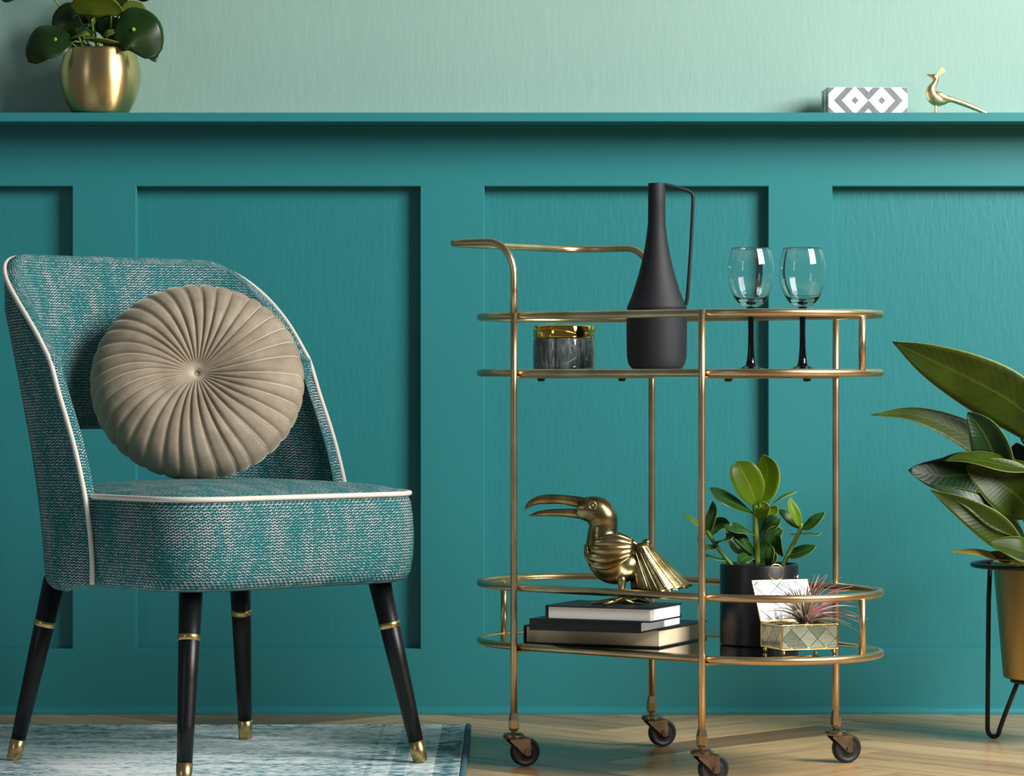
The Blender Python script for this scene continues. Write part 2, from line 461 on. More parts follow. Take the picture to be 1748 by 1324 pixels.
prism('bottom_rail', [(0.0, 0.0), (yb, 0.0), (yb, zb_panel), (CHM, zb_panel), (0.0, zb_panel-CHM)], 'x', X0, X1)
pitch = 594.0/ppm; st0 = (123-CX)/ppm; stw = 110.0/ppm
for i in range(-3, 6):
    xa = st0+i*pitch
    if xa > X1-0.15 or xa+stw < X0: continue
    xl = max(xa, X0); xr = xa+stw
    prism('stile', [(xl, yb), (xl, CHM), (xl+CHM, 0.0), (xr-CHM, 0.0), (xr, CHM), (xr, yb)], 'z', zb_panel-CHM, zt_panel+CHM)
    if xa+pitch < X1+0.3:
        box('panel', (xa+stw, WZ-0.004, zb_panel), (min(xa+pitch, X1), WZ-0.0005, zt_panel), M_TEALB, wall)
MANTEL_D = 0.115; zl = CH+(CY-192)*(DW-MANTEL_D)/F
led = box('trim_1', (X0, -MANTEL_D, zl-0.0165), (X1, WZ-0.0005, zl), M_TEAL, None, 0.0012)
tag(led, 'narrow teal picture ledge running above the panels', kind='structure')
box('under_moulding', (X0, -0.010, z_led_b-0.004), (X1, 0.0, zl-0.0165), M_TEAL, led, 0.001)
prof = [(0.0, 0.0), (-0.012, 0.0), (-0.0115, 0.005), (-0.008, 0.010), (-0.0015, 0.0145), (0.0, 0.0145)]
vs = [(x, -0.0002+p[0], p[1]) for x in (X0, X1) for p in prof]; n = len(prof)
fs = [(k, (k+1) % n, n+(k+1) % n, n+k) for k in range(n)]+[tuple(range(n-1, -1, -1)), tuple(range(n, 2*n))]
tag(mk('baseboard_back', vs, fs, M_TEAL, None, smooth=False), 'slim teal quarter-round bead along the floor', kind='structure')

floor = box('floor', (X0, -7.5, -0.06), (X1, 0.17, -0.013), plain('subfloor', (150, 118, 84), 0.5), None)
tag(floor, 'herringbone oak parquet floor', kind='structure')
PL, PW = 0.56, 0.112
FX0, FX1, FY0, FY1 = -1.7, 1.75, -2.3, -0.0125
ca, sa = math.cos(PI/4), math.sin(PI/4)
count = 0
for k in range(-40, 41):
    for j in range(-8, 9):
        for kind in (0, 1):
            ox, oy = k*PW+j*PL, k*PW-j*PL
            if kind == 0: a0, b0, a1, b1 = ox, oy, ox+PL, oy+PW
            else: a0, b0, a1, b1 = ox+PL, oy+PW-PL, ox+PL+PW, oy+PW
            g = 0.0008
            q = [(a0+g, b0+g), (a1-g, b0+g), (a1-g, b1-g), (a0+g, b1-g)]
            rot = lambda p: (p[0]*ca-p[1]*sa+0.23, p[0]*sa+p[1]*ca-1.0)
            w = [rot(p) for p in q]
            poly = clip_poly(w, (FX0, FY0), (FX1, FY1))
            if len(poly) < 3: continue
            ar = abs(sum(poly[i-1][0]*poly[i][1]-poly[i][0]*poly[i-1][1] for i in range(len(poly))))/2
            if ar < 2e-4: continue
            z1 = random.uniform(-0.0005, 0.0); m = len(poly)
            vs = [(x, y, z1) for x, y in poly]+[(x, y, -0.0129) for x, y in poly]
            fs = [tuple(range(m))]+[(i, m+i, m+(i+1) % m, (i+1) % m) for i in range(m)]
            def uvof(p):
                dx, dy = p[0]-0.23, p[1]+1.0
                a, b = dx*ca+dy*sa-a0, -dx*sa+dy*ca-b0
                return (a, b) if kind == 0 else (b, a)
            mk('parquet_plank', vs, fs, M_WOOD, floor, smooth=False, uvs=[uvof(v) for v in vs]); count += 1

# ------------------------------------------------------------------ rug
RT = 0.009
rx1 = -0.076; ry1 = -0.285
rug = thing('area_rug', (rx1, ry1, 0.0), 'distressed pale blue and teal area rug under the armchair', 'rug')
nx, ny = 60, 60
vs, fs = [], []
for i in range(nx+1):
    for j in range(ny+1):
        x = rx1-0.004-1.75*i/nx; y = ry1-0.004-2.0*j/ny
        lift = 0.006*max(0, 1-(rx1-x)/0.03)*(0.6+0.4*math.sin(9*y))
        vs.append((x, y, RT+lift*0.5+0.0006*math.sin(40*x+13*y)))
for i in range(nx):
    for j in range(ny):
        q = i*(ny+1)+j; fs.append((q, q+ny+1, q+ny+2, q+1))
t = len(vs); vs += [(rx1-0.004, ry1-0.004, 0.0012), (rx1-1.754, ry1-0.004, 0.0012), (rx1-1.754, ry1-2.004, 0.0012), (rx1-0.004, ry1-2.004, 0.0012)]
fs.append((t, t+3, t+2, t+1))
mk('pile', vs, fs, M_RUG, rug)
e1 = [(rx1-0.002, ry1-0.003-2.0*j/40, 0.0068+0.0015*math.sin(9*(ry1-2.0*j/40))) for j in range(41)]
tube('side_binding', e1, 0.0062, M_RUGEDGE, rug, 10)
tube('end_binding', [(rx1-1.75*j/30, ry1-0.002, 0.0056) for j in range(31)], 0.0046, M_RUG, rug, 8)

# ------------------------------------------------------------------ armchair
CO = Vector((-0.4765, -0.846, 0.0)); E = Vector((0.745, 0.667, 0)).normalized(); FR = Vector((E.y, -E.x, 0))
def ch(e, t, z): return CO+E*e+FR*t+Vector((0, 0, z))
chair = thing('accent_chair', (CO.x, CO.y, RT), 'teal tweed cocktail chair with cream piping and black brass-tipped legs', 'chair')
def rrect(inset, n=10, hs=0.250, rf=0.095, rb=0.20, back=-0.235):
    """rounded outline in chair (e, t), anticlockwise"""
    W = hs-inset; Fv = hs-inset; B = back+inset; pts = []
    for (cx, cy, r, a0) in ((W, Fv, rf, 0), (-W, Fv, rf, 90), (-W, B, rb, 180), (W, B, rb, 270)):
        r = max(r-inset, 0.02)
        sx = 1 if cx > 0 else -1; sy = 1 if cy > 0 else -1
        for k in range(n+1):
            a = math.radians(a0+90*k/n); pts.append((cx-sx*r+r*math.cos(a), cy-sy*r+r*math.sin(a)))
    return pts
rings = [(0.06, 0.300), (0.022, 0.3005), (0.007, 0.306), (0.0, 0.318), (-0.004, 0.345), (-0.005, 0.375), (-0.003, 0.405), (0.0, 0.428), (0.004, 0.438)]
vs, fs, uv = [], [], []
def add_ring(ins, z, mode):
    pts = rrect(ins); per = 0.0
    for i, (e, t) in enumerate(pts):
        if i: per += math.hypot(e-pts[i-1][0], t-pts[i-1][1])
        vs.append(ch(e, t, z)); uv.append((per, z) if mode else (e, t))
    # closing seam vertex
    vs.append(ch(pts[0][0], pts[0][1], z)); per += math.hypot(pts[0][0]-pts[-1][0], pts[0][1]-pts[-1][1]); uv.append((per, z) if mode else (pts[0][0], pts[0][1]))
    return len(pts)+1
m = 0; starts = []
for ins, z in rings: starts.append(len(vs)); m = add_ring(ins, z, True)
for a, b in zip(starts, starts[1:]):
    for k in range(m-1): fs.append((a+k, a+k+1, b+k+1, b+k))
fs.append(tuple(starts[0]+k for k in range(m-2, -1, -1)))
top = [(0.004, 0.438), (0.010, 0.444), (0.024, 0.449), (0.05, 0.4545), (0.09, 0.4595), (0.14, 0.463), (0.19, 0.4645), (0.23, 0.465)]
starts = []
for ins, z in top: starts.append(len(vs)); m = add_ring(ins, z, False)
for a, b in zip(starts, starts[1:]):
    for k in range(m-1): fs.append((a+k, a+k+1, b+k+1, b+k))
fs.append(tuple(starts[-1]+k for k in range(m-1)))
seat = mk('seat', vs, fs, M_WEAVE, chair, uvs=uv)
tube('piping', [ch(e, t, 0.4425) for e, t in rrect(0.002)], 0.0042, M_PIPING, seat, 8, closed=True)

def sm(a, b, x):
    x = min(max((x-a)/(b-a), 0), 1); return x*x*(3-2*x)
_tfp = [(0.29, 0.022), (0.40, 0.016), (0.51, -0.018), (0.62, -0.074), (0.73, -0.134), (0.84, -0.20)]
def tf(z):
    f = min(max((z-0.29)/0.11, 0), 4.9999); q = int(f); g = f-q
    y = [p[1] for p in _tfp]; y = [2*y[0]-y[1]]+y+[2*y[-1]-y[-2]]
    a, b, c_, d_ = y[q:q+4]
    return 0.5*(2*b+(c_-a)*g+(2*a-5*b+4*c_-d_)*g*g+(-a+3*b-3*c_+d_)*g**3)
def tb(z): return -(0.212+0.105*(z-0.30)/0.53)
def zt(s):
    x = min(1.0, max(0, (abs(s)-0.42)/0.58)); return 0.8185-0.165*(1-(1-x**1.9)**(1/1.9))
def zb(s): return 0.313+0.252*(1-sm(0.22, 0.40, abs(s)))
def back_pt(s, z):
    n = 2.5; th = s*PI/2; D = tf(z)-tb(z); W = 0.252
    e = W*math.copysign(abs(math.sin(th))**(2/n), s); t = tf(z)-D*abs(math.cos(th))**(2/n)
    return ch(e, t, z)
NS, NV = 120, 18
_al = [0.0]
for q in range(1, 401): _al.append(_al[-1]+(back_pt(q/400, 0.6)-back_pt((q-1)/400, 0.6)).length)
def arclen(s): return math.copysign(_al[min(400, int(abs(s)*400))], s)
def edge_w(s, z): return min(0.50+0.50*sm(0.0, 0.22, 1-abs(s)), 0.55+0.45*sm(0.0, 0.06, zt(s)-z))
vs, fs, uv, wts = [], [], [], []
for i in range(NS+1):
    s = -1+2*i/NS
    # denser sampling near the front edges, where the superellipse moves fast
    s = math.copysign(1-(1-abs(s))**1.9, s)
    for j in range(NV+1):
        z = zb(s)+(zt(s)-zb(s))*j/NV
        vs.append(back_pt(s, z)); uv.append((arclen(s), z)); wts.append(edge_w(s, z))
HT = 0.023
mid = vs; gi = lambda i, j: i*(NV+1)+j
def gn(i, j):
    du = mid[gi(min(i+1, NS), j)]-mid[gi(max(i-1, 0), j)]; dv = mid[gi(i, min(j+1, NV))]-mid[gi(i, max(j-1, 0))]
    return dv.cross(du).normalized()
N_ = [gn(i, j) for i in range(NS+1) for j in range(NV+1)]
if N_[gi(NS//2, NV//2)].dot(FR) > 0: N_ = [-q for q in N_]            # outward
nq = len(mid)
vs = [mid[q]+N_[q]*(HT*wts[q]) for q in range(nq)]+[mid[q]-N_[q]*(HT*wts[q]) for q in range(nq)]
uv = uv+uv; fs = []
for i in range(NS):
    for j in range(NV):
        a, b, c_, d_ = gi(i, j), gi(i+1, j), gi(i+1, j+1), gi(i, j+1)
        fs += [(a, b, c_, d_), (nq+a, nq+d_, nq+c_, nq+b)]
loop = [(i, 0) for i in range(NS)]+[(NS, j) for j in range(NV)]+[(i, NV) for i in range(NS, 0, -1)]+[(0, j) for j in range(NV, 0, -1)]
K = 6; rim = []
for (i, j) in loop:
    q = gi(i, j); b = Vector((0, 0, 0)); du_ = [0.0, 0.0]
    if i == 0: b += (mid[gi(0, j)]-mid[gi(1, j)]).normalized(); du_[0] -= 1
    if i == NS: b += (mid[gi(NS, j)]-mid[gi(NS-1, j)]).normalized(); du_[0] += 1
    if j == 0: b += (mid[gi(i, 0)]-mid[gi(i, 1)]).normalized(); du_[1] -= 1
    if j == NV: b += (mid[gi(i, NV)]-mid[gi(i, NV-1)]).normalized(); du_[1] += 1
    b = (b-N_[q]*b.dot(N_[q])).normalized(); w = HT*wts[q]; row = [q]
    for k in range(1, K):
        a = PI*k/K; vs.append(mid[q]+N_[q]*(w*math.cos(a))+b*(w*math.sin(a)))
        uv.append((uv[q][0]+du_[0]*w*a, uv[q][1]+du_[1]*w*a)); row.append(len(vs)-1)
    row.append(nq+q); rim.append(row)
for r0, r1 in zip(rim, rim[1:]+rim[:1]):
    for k in range(K): fs.append((r0[k], r0[k+1], r1[k+1], r1[k]))
backrest = mk('backrest', vs, fs, M_WEAVE, chair, uvs=uv)
bmx = bmesh.new(); bmx.from_mesh(backrest.data); bmesh.ops.recalc_face_normals(bmx, faces=bmx.faces); bmx.to_mesh(backrest.data); bmx.free()
rd = {ij: row for ij, row in zip(loop, rim)}
rd[(NS, 0)] = rim[NS]; cen = ch(0, -0.1, 0.6)
def rp(i, j):
    row = rd[(i, j)]; q = gi(i, j); p = (vs[row[2]]+vs[row[1]])*0.5
    return p+(p-mid[q]).normalized()*0.0018
pp = [rp(0, j) for j in range(0, NV)]+[rp(i, NV) for i in range(NS+1)]+[rp(NS, j) for j in range(NV-1, -1, -1)]
for _ in range(2): pp = [pp[0]]+[(pp[k-1]+pp[k]*2+pp[k+1])/4 for k in range(1, len(pp)-1)]+[pp[-1]]
tube('piping', crom(pp, 300), 0.0038, M_PIPING, backrest, 8)

for sx, sy in ((-1, 1), (1, 1), (-1, -1), (1, -1)):
    top = ch(0.187*sx, 0.185*sy, 0.303); bot = ch(0.235*sx, 0.232*sy, RT+0.0008)
    at = lambda z: bot+(top-bot)*((z-RT)/(0.303-RT))
    rad = lambda z: 0.0112+0.0072*(z-RT)/(0.303-RT)
    zs = [RT+0.034, 0.10, 0.17, 0.303]
    leg = tube('leg', [at(z) for z in zs], [rad(z) for z in zs], M_BLACKW, chair, 24)
    tube('brass_ring', [at(z) for z in (0.2255, 0.226, 0.2345, 0.235)], [rad(0.226), rad(0.226)+0.0009, rad(0.234)+0.0009, rad(0.234)], M_BRASS, leg, 24)
    tube('brass_tip', [at(z) for z in (RT+0.0009, RT+0.0015, RT+0.0335, RT+0.0342)], [rad(RT)-0.0004, rad(RT)+0.0004, rad(RT+0.034)+0.0007, rad(RT+0.034)-0.001], M_BRASS, leg, 24)

# ------------------------------------------------------------------ round cushion
cc = P(337, 652, 5.44); R = 0.173
nn = Vector((0.06, -0.90, 0.43)).normalized(); ux = Vector((0, 0, 1)).cross(nn).normalized(); ux = -ux if ux.x < 0 else ux
uy = nn.cross(ux); uy = -uy if uy.z < 0 else uy
cush = thing('round_cushion', (cc.x, cc.y, 0.468), 'round taupe velvet cushion with radiating pleats leaning in the chair', 'cushion')
NP = 36
jit = [random.uniform(-0.25, 0.25) for _ in range(NP)]
def crease(k): return 2*PI*(k+jit[k % NP]*0.6)/NP
def cpt(rf, ph, side):
    """rf 0..1 radius, ph = pleat coordinate 0..NP, side +1 front -1 back"""
    k = int(math.floor(ph)) % NP; f = ph-math.floor(ph)
    th = crease(k)+(crease(k+1)-crease(k))*f
    th = th+0.20*(rf**1.5)
    scal = (1-abs(2*f-1)**3.5)
    T = 0.066
    h = T*(max(0.0, 1-rf**3.2))**0.5*(0.50+0.50*(1-(1-min(1, rf/0.7))**1.6))
    h += (0.0062*scal)*(sm(0.0, 0.35, rf)**0.7)*(1-0.45*sm(0.85, 1.0, rf))-0.004*(1-sm(0, 0.06, rf))
    if side < 0: h = -h*0.8
    rr = R*rf*(1+0.012*scal*sm(0.8, 1.0, rf))
    return cc+ux*(rr*math.cos(th))+uy*(rr*math.sin(th)*0.985)+nn*h
SUB, NR = 8, 26
def rfs(i): return (1-(1-i/NR)**1.5)
vs, fs = [], []
cols = NP*SUB
for side in (1, -1):
    st = len(vs)
    for i in range(1, NR+1):
        for k in range(cols): vs.append(cpt(rfs(i), k/SUB, side))
    c0 = len(vs); vs.append(cpt(0.0, 0.0, side))
    for i in range(NR-1):
        for k in range(cols):
            a, b = st+i*cols+k, st+i*cols+(k+1) % cols
            f = (a, b, b+cols, a+cols); fs.append(f if side > 0 else f[::-1])
    for k in range(cols):
        f = (c0, st+k, st+(k+1) % cols); fs.append(f[::-1] if side > 0 else f)
    if side > 0: rim0 = st+(NR-1)*cols
    else: rim1 = st+(NR-1)*cols
for k in range(cols): 
    k2 = (k+1) % cols; fs.append((rim0+k, rim0+k2, rim1+k2, rim1+k))
body = mk('cushion_cover', vs, fs, M_VELVET, cush)
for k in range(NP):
    tube('fold_sheen_line', [cpt(rf, k+0.001, 1)+nn*0.0006 for rf in [0.03+0.95*q/30 for q in range(31)]], 0.0008, M_SHEENTUFT, body, 5)  # added pale tubes draw the velvet's sheen along each fold
lathe_pts = [(0.0005, 0.0012), (0.0025, 0.001), (0.0038, 0.0), (0.0036, -0.003)]
vs, fs = [], []
ctr = cpt(0.0, 0, 1)+nn*0.001
for r_, z_ in lathe_pts:
    for k in range(16): a = 2*PI*k/16; vs.append(ctr+ux*(r_*math.cos(a))+uy*(r_*math.sin(a))+nn*z_)
for i in range(3):
    for k in range(16): fs.append((i*16+k, i*16+(k+1) % 16, (i+1)*16+(k+1) % 16, (i+1)*16+k))
mk('centre_tuft', vs, fs, M_SHEENTUFT, cush)

# ------------------------------------------------------------------ bar cart
CC = Vector((0.2655, -0.811, 0.0)); ang = math.radians(-39.3)
U = Vector((math.cos(ang), math.sin(ang), 0)); W_ = Vector((-math.sin(ang), math.cos(ang), 0))
def ct(a, b, z): return CC+U*a+W_*b+Vector((0, 0, z))
cart = thing('bar_cart', (CC.x, CC.y, 0), 'antique brass oval bar cart on black casters', 'bar cart')
HA, RR, TR, LR = 0.1875, 0.173, 0.0061, 0.0056
LV = RR+0.0125
zA, zB, zC, zD = 0.728, 0.6355, 0.288, 0.1925
def ring_pts(z, r=RR, n=24):
    out = []
    for k in range(n+1): a = -PI/2+PI*k/n; out.append(ct(HA+r*math.cos(a), r*math.sin(a), z))
    for k in range(9): out.append(ct(HA-2*HA*(k+1)/10, r, z))
    for k in range(n+1): a = PI/2+PI*k/n; out.append(ct(-HA+r*math.cos(a), r*math.sin(a), z))
    for k in range(9): out.append(ct(-HA+2*HA*(k+1)/10, -r, z))
    return out
for nm, z in (('guard_rail', zA), ('shelf_ring', zB), ('guard_rail', zC), ('shelf_ring', zD)):
    tube(nm, ring_pts(z), TR, M_CART, cart, 14, closed=True)
SHT = 0.0035
def shelf(nm, z):
    pts = ring_pts(0, RR-TR*0.6); m = len(pts)
    vs = [p+Vector((0, 0, z)) for p in pts]+[p+Vector((0, 0, z-0.004)) for p in pts]
    fs = [tuple(range(m)), tuple(range(2*m-1, m-1, -1))]+[(i, m+i, m+(i+1) % m, (i+1) % m) for i in range(m)]
    return mk(nm, vs, fs, M_MIRROR, cart, smooth=False)
ZS1, ZS2 = zB+0.0035, zD+0.0030
shelf('mirror_shelf', ZS1); shelf('mirror_shelf', ZS2)
ZLEG = 0.060
# legs: L1 and B1 run on into the handle
hz = 0.849; hs = 0.160; rb = 0.055; rc = 0.060
def arc(c, a, b, r, n=8):
    """quarter bend from c+a*r... a: incoming direction reversed, b: outgoing"""
    return [c+a*(r*(1-math.sin(q)))+b*(r*(1-math.cos(q))) for q in [PI/2*k/n for k in range(n+1)]]
up = Vector((0, 0, 1))
hp = []
c1 = ct(-HA, -LV, hz)
hp += [ct(-HA, -LV, ZLEG), ct(-HA, -LV, 0.3), ct(-HA, -LV, 0.6), ct(-HA, -LV, hz-rb-0.03)]
front_leg = hp[:]
bend1 = arc(c1, -up, -U, rb)
c2 = c1-U*hs; bend2 = arc(c2, U, W_, rc)
c3 = c2+W_*(2*LV); bend3 = arc(c3, -W_, U, rc)
c4 = ct(-HA, LV, hz); bend4 = arc(c4, -U, -up, rb)
tube('handle', [ct(-HA, -LV, zA+0.004)]+[ct(-HA, -LV, hz-rb-0.02)]+bend1+bend2+bend3+bend4+[ct(-HA, LV, hz-rb-0.02), ct(-HA, LV, zA+0.004)], LR*1.02, M_CART, cart, 14)
for su in (-1, 1):
    for sv in (-1, 1):
        ztop = zA+0.005
        leg = tube('leg', [ct(su*HA, sv*LV, z) for z in (ZLEG, 0.2, 0.4, 0.6, ztop)], LR, M_CART, cart, 14)
        b = ct(su*HA, sv*LV, 0)
        hexp = [(0.0062, 0.0575), (0.0088, 0.0615), (0.0088, 0.075), (0.0062, 0.086), (0.0058, 0.087)]
        vs, fs = lathe_geo(hexp, b, 6)
        mk('hex_nut', vs, fs, M_CART, leg, smooth=False)
        # caster: stem, swivel disc and fork in one casting; wheel and axle bolt are its pieces
        ta = math.radians(20); tr = Vector((math.cos(ta), math.sin(ta), 0)); ax = Vector((math.sin(ta), -math.cos(ta), 0))
        wr = 0.0235; wc = b+tr*0.019+Vector((0, 0, wr))
        g1 = lathe_geo([(0.0045, 0.046), (0.0045, 0.058)], b, 10)
        g2 = lathe_geo([(0.010, 0.0445), (0.0165, 0.0455), (0.0178, 0.048), (0.0172, 0.0515), (0.0145, 0.0535), (0.013, 0.0525), (0.009, 0.054), (0.005, 0.0545)], b, 28)
        parts = [g1, g2]
        def fork(side):
            o = ax*(side*0.0105)
            pr = [(-0.010, 0.046), (0.0245, 0.046), (0.0262, 0.0195), (0.021, 0.0165), (0.0155, 0.0185), (-0.010, 0.042)]
            vs, m = [], len(pr)
            for th in (-0.0009, 0.0009):
                vs += [b+tr*p[0]+Vector((0, 0, p[1]))+o+ax*th for p in pr]
            return vs, [tuple(range(m-1, -1, -1)), tuple(range(m, 2*m))]+[(i, (i+1) % m, m+(i+1) % m, m+i) for i in range(m)]
        parts += [fork(1), fork(-1), frame_geo(b+tr*0.007+Vector((0, 0, 0.0455)), tr, ax, up, 0.035, 0.0228, 0.0018)]
        vs, fs = join_geo(*parts)
        cas = mk('caster', vs, fs, M_CASTER, cart, smooth=False)
        wp = [(0.006, -0.0085), (0.0175, -0.0085), (0.0185, -0.0078), (0.0225, -0.0078), (wr, -0.006), (wr, 0.006), (0.0225, 0.0078), (0.0185, 0.0078), (0.0175, 0.0070), (0.009, 0.0070), (0.0085, 0.0088), (0.003, 0.0088)]
        vs, fs = [], []
        for r_, z_ in wp:
            for k in range(32): a = 2*PI*k/32; vs.append(wc+tr*(r_*math.cos(a))+up*(r_*math.sin(a))+ax*z_)
        for i in range(len(wp)-1):
            for k in range(32): fs.append((i*32+k, i*32+(k+1) % 32, (i+1)*32+(k+1) % 32, (i+1)*32+k))
        fs += [tuple(range(31, -1, -1)), tuple((len(wp)-1)*32+k for k in range(32))]
        mk('wheel', vs, fs, M_RUBBER, cas)
        gb = tube_geo([wc-ax*0.0135, wc+ax*0.0135], 0.0026, 12)
        gn = tube_geo([wc+ax*0.0115, wc+ax*0.0140], 0.0052, 6)
        vs, fs = join_geo(gb, gn); mk('axle_bolt', vs, fs, M_CASTER, cas, smooth=False)
for z, posts in ((zA, (1,)), (zC, (-1, 1))):
    z0 = zB if z == zA else zD
    for sg in posts: tube('rail_post', [ct(sg*(HA+RR), 0, z0), ct(sg*(HA+RR), 0, z)], 0.0056, M_CART, cart, 12)
for z in (zB, zD):
    for su in (-1, 1):
        obox('cross_bar', ct(su*HA, 0, z-0.0072), U, W_, up, 0.016, 2*LV-0.004, 0.0034, M_CART, cart, 0.0006)
for su in (-1, 1):
    for sv in (-0.62, 0.55):
        lathe('rubber_pad', [(0.0040, -0.0140), (0.0062, -0.0120), (0.0066, -0.0088)], ct(su*HA, sv*LV, zB), M_RUBBER, cart, 16)

# ------------------------------------------------------------------ things on the top shelf
def prof_px(rows, d, zbase):
    k = d/F; return [(r*k, CH+(CY-y)*k-zbase) for y, r in rows]
ZT = ZS1+0.0004
# bottle vase
d = 5.34; c = P(1121, 630, d); c.z = ZT
vase = thing('bottle_vase', c, 'matt black tall-necked bottle vase with a thin loop handle', 'vase')
k = d/F
rows = [(631.5, 30), (630.5, 38), (627, 44), (620, 48.5), (608, 51), (570, 51.8), (534, 51.8), (529.5, 51.8), (528.5, 50.2), (526.5, 50.2), (525.5, 51.6), (521, 49.8), (508, 44.2), (492, 38.6), (470, 31.8), (450, 26.6), (430, 22.2), (410, 18.6), (392, 16.2), (378, 15), (350, 14.8), (313, 14.6), (312, 14.2), (312, 12.6), (320, 12.4), (400, 12.0)]
pr = prof_px(rows, d, ZT); z0 = pr[0][1]; pr = [(r, z-z0) for r, z in pr]
lathe('vase_body', pr, c, M_VASE, vase, 64)
zz = lambda y: CH+(CY-y)*k-z0
hp = [(14, 315), (24, 316.5), (44, 322), (57, 327), (61.5, 333), (62, 345), (59.5, 400), (56.5, 450), (53, 498), (51.5, 512), (49.5, 520)]
tube('vase_handle', crom([(c.x+x*k, c.y, zz(y)) for x, y in hp], 40), 0.0029, M_VASE, vase, 12, flat=0.75)
# lidded jar
d = 5.45; c = P(963, 632, d); c.z = ZT; k = d/F
jar = thing('lidded_jar', c, 'grey streaked ceramic jar with a shiny gold lid on the top shelf', 'jar')
mj = NT('grey_reactive_glaze'); vv = mj.coords('Object', (160, 160, 26)); n1 = mj.noise(vv, 1.0, 4.0, 0.7); n2 = mj.noise(mj.coords('Object', (30, 30, 4)), 1.0, 2.0)
kk = mj.math('ADD', mj.math('MULTIPLY', n1, 0.7), mj.math('MULTIPLY', n2, 0.4))
mj.l(mj.ramp(kk, [(0.40, s2l((40, 52, 56))), (0.55, s2l((96, 106, 106))), (0.68, s2l((168, 176, 172)))]), mj.b.inputs['Base Color']); mj.set(Roughness=0.10)
lathe('jar_body', [(0.044, 0.0), (0.0500, 0.002), (0.0510, 0.008), (0.0512, 0.030), (0.0506, 0.0490), (0.0490, 0.0530), (0.0470, 0.0545)], c, mj.m, jar, 56)
lathe('lid', [(0.0485, 0.0530), (0.0506, 0.0535), (0.0510, 0.0560), (0.0510, 0.0715), (0.0496, 0.0735), (0.040, 0.0752), (0.020, 0.0768), (0.001, 0.0772)], c, M_GOLDLID, jar, 56)
# wine glasses
for i, (px, dd, lab) in enumerate(((1282, 5.31, 'black-stemmed clear wine glass standing between bottle vase and the other wine glass'), (1370, 5.29, 'black-stemmed clear wine glass at the rounded end of the top shelf'))):
    c = P(px, 630, dd); c.z = ZT; k = dd/F
    wg = thing('wine_glass', c, lab, 'wine glass', 'wine glasses on the bar cart')
    zz = lambda y: (631.0-y)*k
    outp = [(9, 523), (16, 520.5), (23, 514), (30, 503), (35.5, 488), (38.5, 472), (39, 460), (37.5, 445), (34.5, 432), (31.2, 422)]
    inp = [(30.2, 422), (33.4, 432), (36.4, 445), (37.9, 460), (37.3, 472), (34.0, 488), (27.5, 503), (20, 510.5), (12, 513.5), (1, 514.2)]
    lathe('bowl', crom([(r*k*1.03, zz(y)) for r, y in outp], 26)+crom([(r*k*1.03, zz(y)) for r, y in inp], 26), c, M_GLASS, wg, 56)
    st = [(33, 631), (33, 630.2), (26, 628.6), (16, 626.4), (9.5, 622), (7.2, 614), (6.0, 603), (5.2, 590), (4.8, 570), (4.9, 550), (5.6, 535), (7.0, 526.5), (7.6, 522.0), (6.8, 519.0), (3, 516.8)]
    lathe('stem', [(r*k, zz(y)) for r, y in st], c, M_STEMB, wg, 40)

# ------------------------------------------------------------------ books
ra = math.radians(-24); BL = Vector((math.cos(ra), math.sin(ra), 0)); BS = Vector((-math.sin(ra), math.cos(ra), 0))
def book(z, corner_px, L, S, H, pm, lab, rot=0.0, spine='left'):
    """corner_px: bottom of the corner nearest the camera"""
    zc = z; d = (CH-zc)*F/(corner_px[1]-CY); c = P(corner_px[0], corner_px[1], d); c.z = z
    a = ra+rot; bl = Vector((math.cos(a), math.sin(a), 0)); bs = Vector((-math.sin(a), math.cos(a), 0))
    ctr = c-bl*(L/2)+bs*(S/2)
    t = thing('book', ctr, lab, 'book', 'books stacked on the lower shelf')
    th = 0.0026
    obox('front_cover', ctr+up*(H-th/2), bl, bs, up, L, S, th, M_COVER, t, 0.0008)
    obox('back_cover', ctr+up*(th/2), bl, bs, up, L, S, th, M_COVER, t, 0.0008)
    ins = 0.0035
    if spine == 'left':
        obox('page_block', ctr+bl*0.001+up*(H/2), bl, bs, up, L-2*ins, S-2*ins, H-2*th, pm, t)
        obox('spine', ctr-bl*(L/2-th/2)+up*(H/2), bl, bs, up, th, S, H-th, M_COVER, t, 0.0008)
    else:
        obox('page_block', ctr+bs*0.001+up*(H/2), bl, bs, up, L-2*ins, S-2*ins, H-2*th, pm, t)
        sp = obox('spine', ctr-bs*(S/2-th/2)+up*(H/2), bl, bs, up, L, th, H-th, M_COVER, t, 0.0008)
        return t, ctr, bl, bs
    return t, ctr, bl, bs
zb0 = ZS2+0.0004
book(zb0, (1126, 1106), 0.238, 0.215, 0.0300, M_PAGEC, 'large black book with cream pages at the bottom of the pile')
_, bc, bbl, bbs = book(zb0+0.0303, (1094, 1081), 0.190, 0.190, 0.0185, M_PAGEW, 'thinner black book with its dark spine outward, middle of the pile', 0.02, 'front')
zb2 = zb0+0.0491
_, btc, _, _ = book(zb2, (1111, 1063), 0.180, 0.135, 0.0230, M_PAGEW, 'smaller black book with white pages topmost under the brass toucan', 0.0)
ZBK = zb2+0.0230

